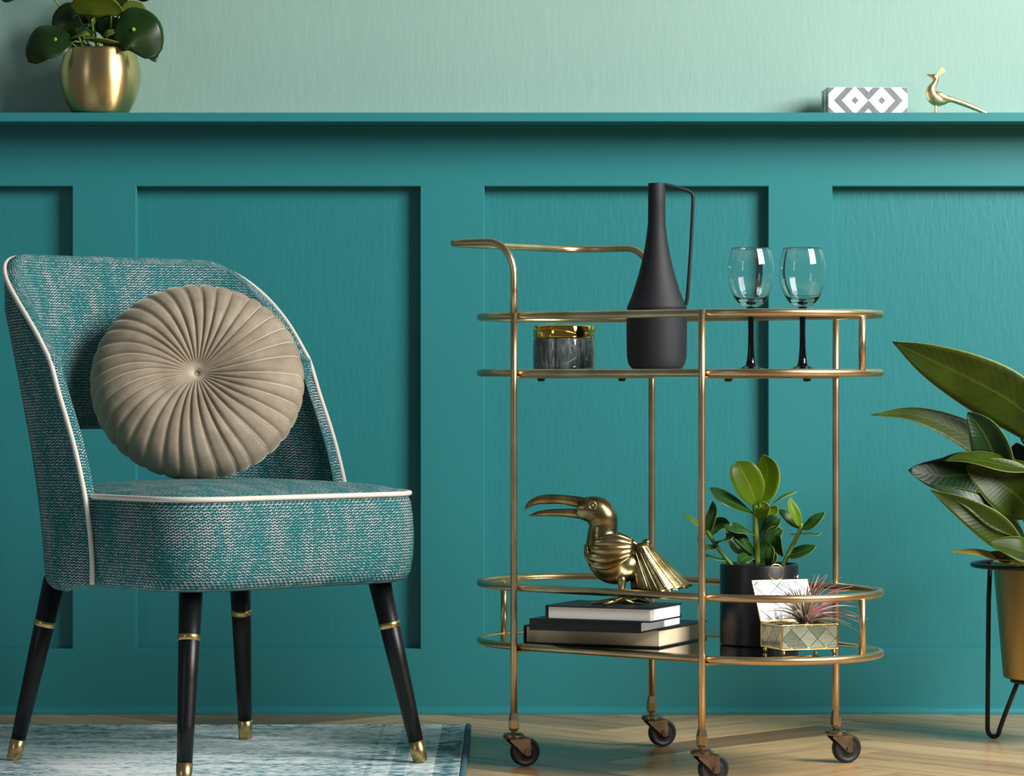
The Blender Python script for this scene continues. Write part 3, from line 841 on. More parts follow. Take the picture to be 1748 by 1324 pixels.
# ------------------------------------------------------------------ brass toucan on the books
TD = btc.y+DW-0.005; kt = TD/F
tz = ZBK+0.0006
tc_ = P(1060, 1033, TD); dz = tz-(CH+(CY-1034)*kt)
def T(px, py, off=0.0): 
    p = P(px, py, TD); return Vector((p.x, p.y+off, p.z+dz))
tou = thing('toucan_figurine', (tc_.x, tc_.y, tz), 'antique brass toucan with open beak standing on the books', 'figurine')
def secs(rows, dep=0.9): return [tuple(T(x, y))+(r*kt, r*kt*(dep if len(q) == 0 else q[0])) for x, y, r, *q in rows]
def feather(t, a): return 1+0.012*math.sin(26*a+18*t)*(1 if 0.15 < t < 0.6 else 0.2)
loft('body', secs([(985, 871, 14), (995, 872, 19), (1007, 873, 22.5), (1020, 877, 25.5), (1028, 888, 26), (1030, 900, 24), (1029, 914, 26), (1031, 929, 32), (1036, 944, 38.5, 0.95), (1046, 959, 40.5, 0.95), (1060, 966, 36, 0.95), (1073, 966, 27), (1084, 960, 17), (1091, 955, 7)]), M_TOUCAN, tou, 56, 60, wob=feather)
loft('upper_beak', secs([(1001, 864, 10.5), (985, 860, 9.5), (960, 856, 8.0), (935, 855.5, 8.2), (918, 857.5, 7.2), (906, 862.5, 5), (899.5, 868.5, 3), (896.5, 874, 0.7)], 0.85), M_TOUCAN, tou, 24, 36)
loft('lower_beak', secs([(1004, 884, 10), (990, 880.5, 8.8), (965, 878.5, 7), (940, 878.5, 6.0), (920, 880, 4.4), (908, 882.5, 2), (902, 883.8, 0.6)], 0.85), M_TOUCAN, tou, 24, 32)
for sg in (-1, 1):
    ec = T(1011, 865, sg*0.0198)
    rp = [ec+Vector((0.0058*math.cos(a), sg*0.0006, 0.0058*math.sin(a))) for a in [2*PI*k/20 for k in range(20)]]
    tube('eye_ring', rp, 0.0012, M_TOUCAN, tou, 8, closed=True)
    vs, fs = lathe_geo([(0.0002, -0.0028), (0.0020, -0.0020), (0.0028, 0), (0.0020, 0.0020), (0.0002, 0.0028)], ec, 14)
    mk('eye', vs, fs, M_TOUCAN, tou)
    # wing: shell of overlapping feathers lying against the side
    bb = 0.0365
    feats = [((1022, 922), (1050, 919), (1080, 927), 6), ((1012, 928), (1046, 928), (1081, 932), 7), ((1005, 938), (1040, 940), (1080, 937), 7.5), ((1001, 950), (1036, 954), (1079, 942), 7.5), ((1006, 964), (1036, 966), (1077, 948), 7), ((1000, 934), (1004, 956), (1022, 971), 4.0)]
    def surf(x, y):
        dx, dy = (x-1042)/48.0, (y-945)/44.0
        return sg*bb*math.sqrt(max(0.10, 1-dx*dx*0.75-dy*dy*0.75))
    wing = None
    for (a, b_, c_, w) in feats:
        pts = crom([a, b_, c_], 14)
        rows = []
        for q, (x, y) in enumerate(pts):
            p = T(x, y, surf(x, y)); prw = 0.35+0.75*math.sin(PI*(0.12+0.84*q/13))
            rows.append((p.x, p.y, p.z, w*1.05*kt*prw, 0.0030*prw))
        loft('wing_feather', rows, M_TOUCAN, tou, 14)
# tail fan: fluted skirt bulging on both sides
NA, NB = 40, 14
vs, fs = [], []
for sg in (-1, 1):
    for i in range(NB+1):
        f = i/NB
        for j in range(NA+1):
            g = j/NA
            tx, ty = 1071+36*g, 934-6*g
            bx, by = 1077+106*g, 1009-5*g+4*math.sin(PI*g)
            x = tx+(bx-tx)*f; y = ty+(by-ty)*(f**0.95)
            bul = (0.010+0.026*f)*math.sin(PI*min(max(g, 0.0), 1.0))**0.7
            bul += 0.0009*math.sin(2*PI*7*g)*f*math.sin(PI*g)
            vs.append(T(x, y+1.2*math.sin(2*PI*7*g)*f*f, sg*bul))
    st = (0 if sg < 0 else (NB+1)*(NA+1))
    for i in range(NB):
        for j in range(NA):
            q = st+i*(NA+1)+j; f4 = (q, q+1, q+NA+2, q+NA+1); fs.append(f4 if sg < 0 else f4[::-1])
n1 = (NB+1)*(NA+1)
for j in range(NA):
    fs.append((j, n1+j, n1+j+1, j+1)); q = NB*(NA+1)+j; fs.append((q, q+1, n1+q+1, n1+q))
tail = mk('tail', vs, fs, M_TOUCAN, tou)
for g in [0.12, 0.27, 0.42, 0.57, 0.72, 0.87]:
    pts = []
    for f in [0.08+0.9*q/8 for q in range(9)]:
        tx, ty = 1071+36*g, 934-6*g; bx, by = 1077+106*g, 1009-5*g+4*math.sin(PI*g)
        pts.append(T(tx+(bx-tx)*f, ty+(by-ty)*f**0.95, -(0.010+0.026*f)*math.sin(PI*g)**0.7-0.0004))
    tube('quill', pts, 0.0009, M_TOUCAN, tail, 6)
loft('tail_collar', secs([(1074, 938, 8, 1.2), (1078, 930, 7.5, 1.3), (1084, 932, 5, 1.5), (1092, 938, 5, 1.6), (1099, 932, 5, 1.4), (1104, 929, 6, 1.2), (1107, 934, 5, 1.0)]), M_TOUCAN, tou, 16, 24)
for off, x0, toes in ((-0.017, 1060, ((1010, 1031, -0.006), (1030, 1033, -0.022), (1081, 1034, 0.002))), (0.016, 1088, ((1042, 1031, 0.004), (1062, 1033, 0.022), (1106, 1036, -0.004)))):
    leg = tube('leg', [T(x0-2, 980, off*0.8), T(x0+1, 996, off), T(x0+1, 1012, off), T(x0-1, 1024, off), T(x0-1, 1030, off)], [0.0095, 0.0070, 0.0046, 0.0050, 0.0060], M_TOUCAN, tou, 14)
    for tx, ty, o2 in toes:
        tube('toe', [T(x0-1, 1026, off), T((x0+tx)/2, 1028.5, off+o2*0.5), T(tx, 1031.3, off+o2), T(tx+(-3 if tx < x0 else 3), 1032.8, off+o2)], [0.0058, 0.0042, 0.0026, 0.0007], M_TOUCAN, leg, 10)

# ------------------------------------------------------------------ clusia in black pot on lower shelf
d = 5.388; c = P(1296, 1104, d); c.z = zb0; PR = 67*d/F; PH = 0.1305
clu = thing('potted_plant', c, 'leafy green plant in a plain black cylinder pot on the lower shelf', 'potted plant')
lathe('pot', [(PR-0.004, 0.0), (PR-0.0008, 0.0005), (PR, 0.0025), (PR, PH-0.003), (PR-0.0012, PH-0.0004), (PR-0.003, PH), (PR-0.005, PH-0.0008), (PR-0.0055, PH-0.004), (PR-0.0055, PH-0.02)], c, M_POTB, clu, 64)
lathe('soil', [(PR-0.006, PH-0.022), (PR-0.006, PH-0.012), (0.03, PH-0.009), (0.001, PH-0.008)], c, M_SOIL, clu, 40)
vs, fs = tube_geo([c+Vector((0.0585, -0.0245, PH-0.022)), c+Vector((0.0615, -0.0258, PH-0.022))], 0.0055, 14)
mk('pot_emblem', vs, fs, metal('brushed_steel', (190, 192, 194), 0.3), clu)
def Q(px, py, off=0.0): return P(px, py, 5.388+off)
st_main = tube('stem', crom([Q(1293, 975), Q(1292, 940), Q(1290, 900), Q(1289, 868), Q(1287, 850)], 14), [0.0048]*7+[0.0042]*7, M_STEMG, clu, 12)
tube('stem', crom([Q(1333, 972, -0.01), Q(1344, 948, -0.012), Q(1356, 925, -0.015), Q(1366, 905, -0.017), Q(1368, 893, -0.018)], 12), 0.0036, M_STEMG, clu, 10)
tube('stem', crom([Q(1252, 968, 0.0), Q(1237, 950, 0.0), Q(1222, 930, -0.005), Q(1212, 915, -0.008), Q(1207, 905, -0.01)], 12), 0.0033, M_STEMG, clu, 10)
L = lambda pts, hw, m, upv, **kw: leaf('leaf', [Q(*p) for p in pts], hw*d/F, m, clu, upv, **kw)
# top pair facing the camera
L([(1291, 862, -0.004), (1280, 830, -0.014), (1265, 800, -0.018), (1259, 787, -0.014)], 27, M_LCLU, (0.15, -1, 0.15), prof='oval', cup=0.12, fold=0.05)
L([(1292, 862, 0.006), (1304, 835, 0.012), (1310, 800, 0.016), (1303, 775, 0.012)], 27, M_LCLUD if False else M_LCLU, (-0.45, -1, 0.1), prof='oval', cup=0.15, fold=0.05)
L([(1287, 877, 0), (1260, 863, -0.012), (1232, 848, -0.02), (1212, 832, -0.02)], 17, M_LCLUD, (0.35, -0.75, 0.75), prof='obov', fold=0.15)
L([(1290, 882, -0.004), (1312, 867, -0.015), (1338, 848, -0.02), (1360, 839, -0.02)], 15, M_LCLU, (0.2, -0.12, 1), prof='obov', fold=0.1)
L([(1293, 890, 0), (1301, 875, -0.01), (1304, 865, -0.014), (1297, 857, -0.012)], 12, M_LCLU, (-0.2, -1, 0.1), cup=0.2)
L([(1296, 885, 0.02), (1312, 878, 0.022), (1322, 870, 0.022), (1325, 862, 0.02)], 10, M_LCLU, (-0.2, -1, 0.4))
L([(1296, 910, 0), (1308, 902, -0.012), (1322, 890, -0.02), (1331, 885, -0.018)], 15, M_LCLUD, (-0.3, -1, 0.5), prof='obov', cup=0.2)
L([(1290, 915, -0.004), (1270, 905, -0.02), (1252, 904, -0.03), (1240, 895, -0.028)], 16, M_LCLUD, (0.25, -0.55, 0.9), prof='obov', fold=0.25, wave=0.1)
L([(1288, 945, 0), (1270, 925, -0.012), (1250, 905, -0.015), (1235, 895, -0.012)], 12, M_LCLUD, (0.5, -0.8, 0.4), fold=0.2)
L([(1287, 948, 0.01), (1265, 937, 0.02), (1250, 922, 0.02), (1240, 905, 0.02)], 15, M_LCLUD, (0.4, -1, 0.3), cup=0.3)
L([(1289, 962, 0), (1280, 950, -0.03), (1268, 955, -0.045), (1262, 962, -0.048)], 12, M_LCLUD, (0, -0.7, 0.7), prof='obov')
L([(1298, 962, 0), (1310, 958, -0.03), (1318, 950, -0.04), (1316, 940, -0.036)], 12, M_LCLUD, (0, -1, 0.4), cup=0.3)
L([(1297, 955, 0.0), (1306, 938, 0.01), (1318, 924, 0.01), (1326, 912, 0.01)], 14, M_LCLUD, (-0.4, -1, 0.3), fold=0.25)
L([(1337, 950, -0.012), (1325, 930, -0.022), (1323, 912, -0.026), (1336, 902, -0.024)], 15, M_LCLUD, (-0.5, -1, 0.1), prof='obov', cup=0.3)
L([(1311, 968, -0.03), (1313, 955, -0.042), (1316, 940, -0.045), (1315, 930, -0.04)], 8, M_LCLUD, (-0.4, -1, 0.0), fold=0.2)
# right shoot
L([(1366, 900, -0.018), (1358, 880, -0.022), (1350, 862, -0.022), (1349, 848, -0.02)], 10, M_LCLU, (0.6, -1, 0), fold=0.35)
L([(1366, 902, -0.015), (1352, 890, -0.008), (1338, 876, -0.004), (1329, 870, 0.0)], 9, M_LCLUD, (0.5, -1, 0.3), fold=0.1)
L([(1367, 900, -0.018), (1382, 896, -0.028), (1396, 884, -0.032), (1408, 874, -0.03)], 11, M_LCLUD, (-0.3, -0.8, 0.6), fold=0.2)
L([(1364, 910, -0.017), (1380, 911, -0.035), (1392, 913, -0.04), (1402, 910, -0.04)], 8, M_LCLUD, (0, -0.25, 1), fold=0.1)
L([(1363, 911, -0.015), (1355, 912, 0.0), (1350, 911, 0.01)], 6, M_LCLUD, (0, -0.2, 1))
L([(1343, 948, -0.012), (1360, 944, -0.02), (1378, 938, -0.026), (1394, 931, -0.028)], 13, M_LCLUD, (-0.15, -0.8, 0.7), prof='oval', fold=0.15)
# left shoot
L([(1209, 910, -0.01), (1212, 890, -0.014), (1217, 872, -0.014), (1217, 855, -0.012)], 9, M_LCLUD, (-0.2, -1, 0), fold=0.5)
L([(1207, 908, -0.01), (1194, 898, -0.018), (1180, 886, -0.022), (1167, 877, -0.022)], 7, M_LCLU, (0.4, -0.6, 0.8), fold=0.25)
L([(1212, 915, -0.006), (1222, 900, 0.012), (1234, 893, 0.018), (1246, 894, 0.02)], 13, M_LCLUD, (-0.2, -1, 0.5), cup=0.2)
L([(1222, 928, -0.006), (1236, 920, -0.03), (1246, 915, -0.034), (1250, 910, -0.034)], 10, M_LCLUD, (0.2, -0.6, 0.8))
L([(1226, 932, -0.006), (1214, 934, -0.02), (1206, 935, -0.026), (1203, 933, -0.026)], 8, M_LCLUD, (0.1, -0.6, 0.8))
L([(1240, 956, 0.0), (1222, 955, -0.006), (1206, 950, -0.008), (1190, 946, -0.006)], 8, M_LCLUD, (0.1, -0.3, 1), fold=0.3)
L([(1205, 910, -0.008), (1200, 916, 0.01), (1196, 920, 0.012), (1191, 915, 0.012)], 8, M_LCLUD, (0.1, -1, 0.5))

# ------------------------------------------------------------------ glass trinket box and air plant
bo = P(1335, 1110, 5.165); bo.z = zb0
br = math.radians(20); BX = Vector((math.cos(br), math.sin(br), 0)); BY = Vector((-math.sin(br), math.cos(br), 0))
BW, BD, BZ0, BZ1 = 0.0945, 0.076, 0.0095, 0.0455
def bx(a, b, z): return bo+BX*a+BY*b+up*z
tbx = thing('trinket_box', bx(BW/2, BD/2, 0), 'brass-framed pearly glass trinket box with its lid open', 'box')
def pearl(name, c1, c2, rough=0.15, tr=0.35):
    m = NT(name); n = m.noise(m.coords('Object', (60, 60, 260)), 1.0, 2.0)
    m.l(m.mix(n, s2l(c1), s2l(c2)), m.b.inputs['Base Color']); m.set(Roughness=rough, IOR=1.45)
    m.b.inputs['Transmission Weight'].default_value = tr; m.b.inputs['Coat Weight'].default_value = 0.4
    return m.m
M_PEARL = pearl('mother_of_pearl', (214, 216, 190), (160, 170, 140)); M_PEARLD = pearl('mother_of_pearl_dark', (170, 176, 150), (120, 132, 110))  # second pearl is a darker tone for alternating tiles
M_PEARLW = pearl('white_shell', (214, 222, 226), (176, 190, 198), 0.14, 0.2); M_PEARLG = pearl('grey_shell', (172, 188, 196), (136, 154, 166), 0.14, 0.2)
M_PANE = glass('pane_glass', (0.93, 0.97, 0.93, 1), 0.05)
def pane(o, a, b, nrm, wa, wb, mats, parent, cell, name='pane', skew=0.0):
    """a glass pane spanned by unit axes a, b with diamond shell tiles laid on it"""
    pn = obox(name, o+a*(wa/2)+b*(wb/2), a, nrm, b, wa, 0.0012, wb, M_PANE, parent)
    nx_, ny_ = int(wa/cell[0])+3, int(wb/cell[1])+3; g = 0.0007
    for i in range(-1, 2*nx_):
        for j in range(-1, 2*ny_):
            if (i+j) % 2: continue
            cx_, cy_ = i*cell[0]/2, j*cell[1]/2
            q = [(cx_-cell[0]/2+g, cy_), (cx_, cy_-cell[1]/2+g), (cx_+cell[0]/2-g, cy_), (cx_, cy_+cell[1]/2-g)]
            q = clip_poly(q, (0.001, 0.001), (wa-0.001, wb-0.001))
            if len(q) < 3: continue
            m = len(q); vs = []
            for h in (0.0006, 0.0016): vs += [o+a*x+b*y+nrm*h for x, y in q]
            fs = [tuple(range(m-1, -1, -1)), tuple(range(m, 2*m))]+[(k, (k+1) % m, m+(k+1) % m, m+k) for k in range(m)]
            mk('shell_tile', vs, fs, mats[(i//2+j) % len(mats)], pn, smooth=False)
    return pn
hB = BZ1-BZ0
pane(bx(0, 0, BZ0), BX, up, -BY, BW, hB, (M_PEARL, M_PEARLD, M_PEARL), tbx, (0.030, 0.030))
pane(bx(0, BD, BZ0), -BY, up, -BX, BD, hB, (M_PEARLD, M_PEARL), tbx, (0.030, 0.030))
pane(bx(BW, 0, BZ0), BY, up, BX, BD, hB, (M_PEARLD, M_PEARL), tbx, (0.030, 0.030))
pane(bx(BW, BD, BZ0), -BX, up, BY, BW, hB, (M_PEARLD, M_PEARL), tbx, (0.030, 0.030))
obox('base_pane', bx(BW/2, BD/2, BZ0+0.0006), BX, BY, up, BW, BD, 0.0012, M_PANE, tbx)
cor = [(0, 0), (BW, 0), (BW, BD), (0, BD)]
for z in (BZ0, BZ1):
    for i in range(4):
        (a, b), (a2, b2) = cor[i], cor[(i+1) % 4]
        p, q = bx(a, b, z), bx(a2, b2, z); dr = (q-p).normalized()
        obox('frame_bar', (p+q)/2, dr, up.cross(dr), up, (q-p).length+0.0016, 0.0028, 0.0030, M_GLASSFRAME, tbx, 0.0005)
for a, b in cor:
    obox('corner_post', bx(a, b, (BZ0+BZ1)/2), BX, BY, up, 0.0032, 0.0032, hB+0.002, M_GLASSFRAME, tbx, 0.0006)
    sp = [(0.0012, 0.0004), (0.0030, 0.0016), (0.0036, 0.0038), (0.0030, 0.0060), (0.0016, 0.0072), (0.0016, BZ0-0.001)]
    lathe('ball_foot', sp, bx(a+(0.004 if a == 0 else -0.004), b+(0.004 if b == 0 else -0.004), 0), M_GLASSFRAME, tbx, 14)
# lid leans open behind the hinge edge
ld = (BY*0.50+up*0.866).normalized(); LL = 0.070; lo_ = bx(0, BD+0.0022, BZ1+0.0024); ln = BX.cross(ld).normalized(); ln = ln if ln.y < 0 else -ln
lidp = pane(lo_, BX, ld, ln, BW, LL, (M_PEARLW, M_PEARLG, M_PEARLW), tbx, (0.040, 0.040), 'lid')
for p, q in ((lo_, lo_+BX*BW), (lo_+ld*LL, lo_+BX*BW+ld*LL), (lo_, lo_+ld*LL), (lo_+BX*BW, lo_+BX*BW+ld*LL)):
    dr = (q-p).normalized(); obox('lid_frame', (p+q)/2, dr, ln, dr.cross(ln), (q-p).length+0.002, 0.0032, 0.0028, M_GLASSFRAME, lidp, 0.0005)
rc_ = lo_+ld*LL+BX*(BW*0.44)+up*0.0135
tube('ring_pull', [rc_+BX*(0.0128*math.cos(a))+(up*0.95+ld*0.2).normalized()*(0.0128*math.sin(a)) for a in [2*PI*q/36 for q in range(36)]], 0.0011, M_GLASSFRAME, lidp, 8, closed=True)

ac = bx(BW*0.55, BD*0.40, BZ1-0.016)
air = thing('air_plant', ac, 'spiky pink and grey-green air plant growing out of the trinket box', 'air plant')
lathe('crown', [(0.001, -0.010), (0.010, -0.007), (0.014, 0.004), (0.011, 0.014), (0.004, 0.022)], ac, M_AIRG, air, 16)
rnd = random.Random(11)
for i in range(78):
    az = 2.399963*i+rnd.uniform(-0.2, 0.2); f = i/78.0
    el = math.radians(78-62*f+rnd.uniform(-9, 9))
    ln_ = (0.052+0.020*rnd.random())*(0.82+0.25*math.sin(PI*f))
    if math.cos(az) > 0.3: ln_ *= 1.22
    hd = Vector((math.cos(az), math.sin(az), 0)); dr = hd*math.cos(el)+up*math.sin(el)
    if hd.dot(BY) > 0.15: el = max(el, math.radians(62+10*rnd.random())); dr = hd*math.cos(el)+up*math.sin(el); ln_ *= 0.85
    p0 = ac+hd*0.005+up*(0.020*(1-f)+0.016)
    bend = hd*(0.25*ln_)-up*(0.16+0.22*f)*ln_
    if hd.dot(BY) > 0.15: bend = bend*0.35
    pts = [p0, p0+dr*(ln_*0.35), p0+dr*(ln_*0.7)+bend*0.35, p0+dr*ln_+bend]
    mat = M_AIRP if (dr.x > 0.05 and rnd.random() < 0.62) else (M_AIRG if rnd.random() < 0.6 else M_AIRL)
    tube('leaf', crom(pts, 9), [0.0025*(1-0.9*(q/8)**1.3) for q in range(9)], mat, air, 5, flat=0.55)

# ------------------------------------------------------------------ plant in gold pot on black wire stand
sc_ = P(1790, 1260, 5.68); sc_.z = 0
stand = thing('plant_stand', sc_, 'black wire hairpin-leg plant stand holding a gold pot', 'plant stand')
zr = 0.3075; SR = 0.129
tube('top_ring', [sc_+Vector((SR*math.cos(a), SR*math.sin(a), zr)) for a in [2*PI*q/64 for q in range(64)]], 0.0042, M_BLACKM, stand, 10, closed=True)
tube('cradle_ring', [sc_+Vector((0.062*math.cos(a), 0.062*math.sin(a), 0.1095)) for a in [2*PI*q/48 for q in range(48)]], 0.0036, M_BLACKM, stand, 8, closed=True)
for dg in (134, 254, 14):
    a = math.radians(dg); h = Vector((math.cos(a), math.sin(a), 0))
    pts = [sc_+h*(SR-0.004)+up*zr, sc_+h*(SR-0.0005)+up*0.24, sc_+h*(SR+0.001)+up*0.12, sc_+h*(SR+0.002)+up*0.03]
    bq = [sc_+h*(SR+0.002-0.013*(1-math.cos(q)))+up*(0.0178-0.0134*math.sin(q)) for q in [PI*k_/8 for k_ in range(9)]]
    pts2 = [sc_+h*0.0945+up*0.042, sc_+h*0.0790+up*0.075, sc_+h*0.0625+up*0.1095]
    tube('hairpin_leg', pts+bq+pts2, 0.0042, M_BLACKM, stand, 10)
zp0 = 0.1140
phi = thing('potted_philodendron', sc_+up*zp0, 'large glossy-leaved green plant in a tapered gold pot', 'potted plant')
pc = sc_+up*zp0
lathe('pot', [(0.070, 0.0), (0.0752, 0.0006), (0.0772, 0.004), (0.0945, 0.196), (0.0950, 0.199), (0.0935, 0.1995), (0.092, 0.195), (0.090, 0.17)], pc, M_STANDPOT, phi, 64)
lathe('soil', [(0.088, 0.165), (0.088, 0.178), (0.04, 0.182), (0.001, 0.183)], pc, M_SOIL, phi, 40)
def G(px, py, off=0.0): return P(px, py, 5.66+off)
kp = 5.66/F
def philo(pts, hw, mat, upv, stem=True, **kw):
    w = [G(*p) for p in pts]
    lf = leaf('leaf', w, hw*kp, mat, phi, upv, prof=kw.pop('prof', 'lance'), M=22, **kw)
    if stem:
        root = pc+Vector((random.uniform(-0.02, 0.02), random.uniform(-0.02, 0.02), 0.18))
        dr = (w[0]-w[1]).normalized()
        tube('leaf_stalk', crom([root, (root*0.5+w[0]*0.5)+dr*0.02-Vector((0, 0, 0.01)), w[0]], 10), 0.0035, M_STEMG, lf, 8)
philo([(1800, 765, -0.01), (1740, 695, -0.02), (1660, 648, -0.03), (1585, 612, -0.035), (1523, 583, -0.03)], 50, M_LPHILO, (-0.40, -0.9, -0.15), fold=0.12, wave=0.10, wf=1.5)
philo([(1760, 845, 0.03), (1700, 780, 0.03), (1640, 738, 0.02), (1560, 708, 0.01), (1487, 708, 0.0)], 28, M_LPHILO, (-0.3, -0.75, 0.6), fold=0.1, wave=0.05)
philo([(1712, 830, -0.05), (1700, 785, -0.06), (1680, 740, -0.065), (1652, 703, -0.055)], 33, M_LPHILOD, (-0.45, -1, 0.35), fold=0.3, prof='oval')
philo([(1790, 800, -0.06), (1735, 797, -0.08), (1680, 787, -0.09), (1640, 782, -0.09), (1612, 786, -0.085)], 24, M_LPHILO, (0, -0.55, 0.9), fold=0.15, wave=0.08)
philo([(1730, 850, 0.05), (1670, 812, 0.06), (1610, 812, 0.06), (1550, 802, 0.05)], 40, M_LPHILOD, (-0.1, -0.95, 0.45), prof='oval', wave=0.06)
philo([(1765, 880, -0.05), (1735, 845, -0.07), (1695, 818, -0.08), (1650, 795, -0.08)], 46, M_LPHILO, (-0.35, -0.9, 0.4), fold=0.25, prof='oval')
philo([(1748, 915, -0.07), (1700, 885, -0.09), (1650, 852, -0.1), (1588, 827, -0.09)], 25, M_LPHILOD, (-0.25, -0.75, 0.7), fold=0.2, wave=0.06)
philo([(1745, 945, -0.08), (1700, 905, -0.1), (1645, 868, -0.11), (1588, 836, -0.1)], 27, M_LPHILO, (-0.5, -1, 0.35), fold=0.25, wave=0.06)
philo([(1780, 948, -0.09), (1752, 943, -0.105), (1725, 934, -0.11), (1688, 926, -0.11)], 26, M_LPHILO, (-0.2, -0.75, 0.7), fold=0.15, prof='oval')
philo([(1735, 955, -0.07), (1700, 950, -0.085), (1660, 942, -0.09), (1620, 942, -0.09)], 12, M_LYEL, (-0.1, -0.5, 0.9), fold=0.1)
philo([(1728, 955, -0.075), (1714, 953, -0.085), (1702, 946, -0.09), (1690, 941, -0.09)], 9, M_LPHILO, (-0.3, -0.9, 0.4))
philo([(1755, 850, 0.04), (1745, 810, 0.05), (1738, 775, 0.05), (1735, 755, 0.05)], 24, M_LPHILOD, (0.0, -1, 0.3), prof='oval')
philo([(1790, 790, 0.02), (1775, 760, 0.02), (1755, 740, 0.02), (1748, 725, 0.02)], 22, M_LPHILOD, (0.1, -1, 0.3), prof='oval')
# the side of the plant that leans out of the picture
philo([(1815, 770, 0.0), (1870, 690, 0.0), (1930, 640, 0.02), (1990, 620, 0.03)], 48, M_LPHILO, (0.2, -0.85, 0.55), wave=0.08)
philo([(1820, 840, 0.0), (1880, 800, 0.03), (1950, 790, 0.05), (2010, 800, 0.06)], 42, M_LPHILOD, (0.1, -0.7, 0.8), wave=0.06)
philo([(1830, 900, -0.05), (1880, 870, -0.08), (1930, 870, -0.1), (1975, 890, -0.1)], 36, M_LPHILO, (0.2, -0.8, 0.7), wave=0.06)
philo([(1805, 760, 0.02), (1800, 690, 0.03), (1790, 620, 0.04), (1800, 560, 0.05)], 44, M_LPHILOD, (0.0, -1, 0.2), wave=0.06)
philo([(1800, 900, -0.07), (1795, 860, -0.1), (1800, 820, -0.12), (1820, 780, -0.12)], 40, M_LPHILO, (0.0, -1, 0.4), prof='oval')

# ------------------------------------------------------------------ things on the ledge
d = 6.135; k = d/F; c = P(171, 192, d); c.z = zl+0.0003
pep = thing('potted_peperomia', c, 'round-leaved green plant in a bulbous brushed gold pot on the ledge', 'potted plant')
rows = [(0.0, 41), (0.4, 45), (5, 50), (20, 58.5), (38, 65), (55, 68.5), (68, 69), (82, 67.5), (96, 64), (106, 60.5), (110.5, 58.5), (111.2, 57.4), (110.5, 56.4), (100, 56), (85, 56)]
lathe('pot', [(r*k, z*k) for z, r in rows], c, M_POTG, pep, 72)
lathe('soil', [(54*k, 84*k), (54*k, 92*k), (20*k, 95*k), (0.5*k, 96*k)], c, M_SOIL, pep, 36)
def H(px, py, off=0.0): return P(px, py, d+off)
def peplf(pts, hw, mat, upv, dot=None, stalk=None, **kw):
    lf = leaf('leaf', [H(*p) for p in pts], hw*k, mat, pep, upv, prof=kw.pop('prof', 'heart'), **kw)
    if stalk: tube('leaf_stalk', crom([H(*p) for p in stalk], 10), 0.0019, M_STEMG, lf, 8)
    if dot:
        q = H(*dot); n_ = Vector(upv).normalized(); a_ = n_.orthogonal().normalized(); b2 = n_.cross(a_)
        vs = [q+n_*0.0012]+[q+n_*0.0008+a_*(0.0036*math.cos(g))+b2*(0.0036*math.sin(g)) for g in [2*PI*i/14 for i in range(14)]]+[q-n_*0.001+a_*(0.0036*math.cos(g))+b2*(0.0036*math.sin(g)) for g in [2*PI*i/14 for i in range(14)]]
        fs = [(0, 1+i, 1+(i+1) % 14) for i in range(14)]+[(1+i, 15+i, 15+(i+1) % 14, 1+(i+1) % 14) for i in range(14)]
        mk('leaf_eye', vs, fs, M_PEPDOT, lf)
peplf([(118, 58, -0.03), (92, 66, -0.045), (66, 80, -0.05), (48, 106, -0.04)], 37, M_LPEP, (-0.30, -1, 0.35), dot=(94, 67, -0.0475), stalk=[(140, 90, -0.02), (122, 74, -0.03), (97, 67, -0.042)], cup=-0.10, fold=0, wave=0.05)
peplf([(196, 43, -0.045), (222, 48, -0.055), (246, 62, -0.058), (266, 100, -0.045)], 45, M_LPEP, (0.15, -1, 0.25), dot=(228, 50, -0.0605), stalk=[(200, 90, -0.01), (205, 60, -0.02), (228, 50, -0.045)], cup=-0.08, fold=0, wave=0.06)
peplf([(122, 18, -0.03), (150, 8, -0.045), (182, 10, -0.045), (212, 26, -0.03)], 26, M_LPEPL, (0.0, -0.75, -0.7), stalk=[(168, 90, 0.0), (160, 60, -0.02), (157, 32, -0.04)], cup=0.1, fold=0, prof='oval')
peplf([(186, 22, 0.0), (192, 5, 0.0), (196, -15, 0.0), (190, -35, 0.0)], 30, M_LPEP, (0.2, -1, 0.1), stalk=[(178, 90, 0.0), (188, 55, 0.0), (190, 18, 0.0)])
peplf([(138, 64, 0.005), (118, 46, 0.0), (110, 30, 0.0), (124, 4, 0.0)], 27, M_LPEP, (-0.5, -1, 0.2), stalk=[(158, 90, 0.01), (148, 70, 0.01), (130, 55, 0.006)])
peplf([(120, 66, -0.04), (136, 60, -0.05), (146, 57, -0.052), (154, 61, -0.05)], 7, M_LPEPL, (0.1, -0.6, 0.8), prof='oval', stalk=[(150, 92, -0.03), (140, 76, -0.04), (134, 62, -0.048)])
peplf([(146, 68, -0.05), (165, 70, -0.058), (185, 72, -0.06), (204, 73, -0.056)], 10, M_LPEPL, (0.0, 0.4, 1), prof='oval', stalk=[(168, 92, -0.04), (168, 82, -0.05), (169, 72, -0.056)])
peplf([(206, 25, -0.01), (222, 16, -0.012), (236, 18, -0.012), (246, 30, -0.01)], 15, M_LPEPL, (0.2, -1, 0.2), prof='round', stalk=[(190, 92, 0.0), (200, 60, -0.005), (212, 24, -0.01)])
peplf([(134, 45, -0.02), (142, 50, -0.03), (150, 55, -0.03), (160, 62, -0.03)], 16, M_LPEP, (0, -0.8, 0.6), prof='round')
peplf([(168, 55, 0.0), (180, 50, 0.0), (195, 48, 0.0), (205, 52, 0.0)], 20, M_LPEP, (0, -1, 0.2), prof='round')
peplf([(150, 40, 0.012), (165, 35, 0.012), (180, 35, 0.012), (190, 40, 0.012)], 24, M_LPEP, (0, -1, 0.1), prof='round')
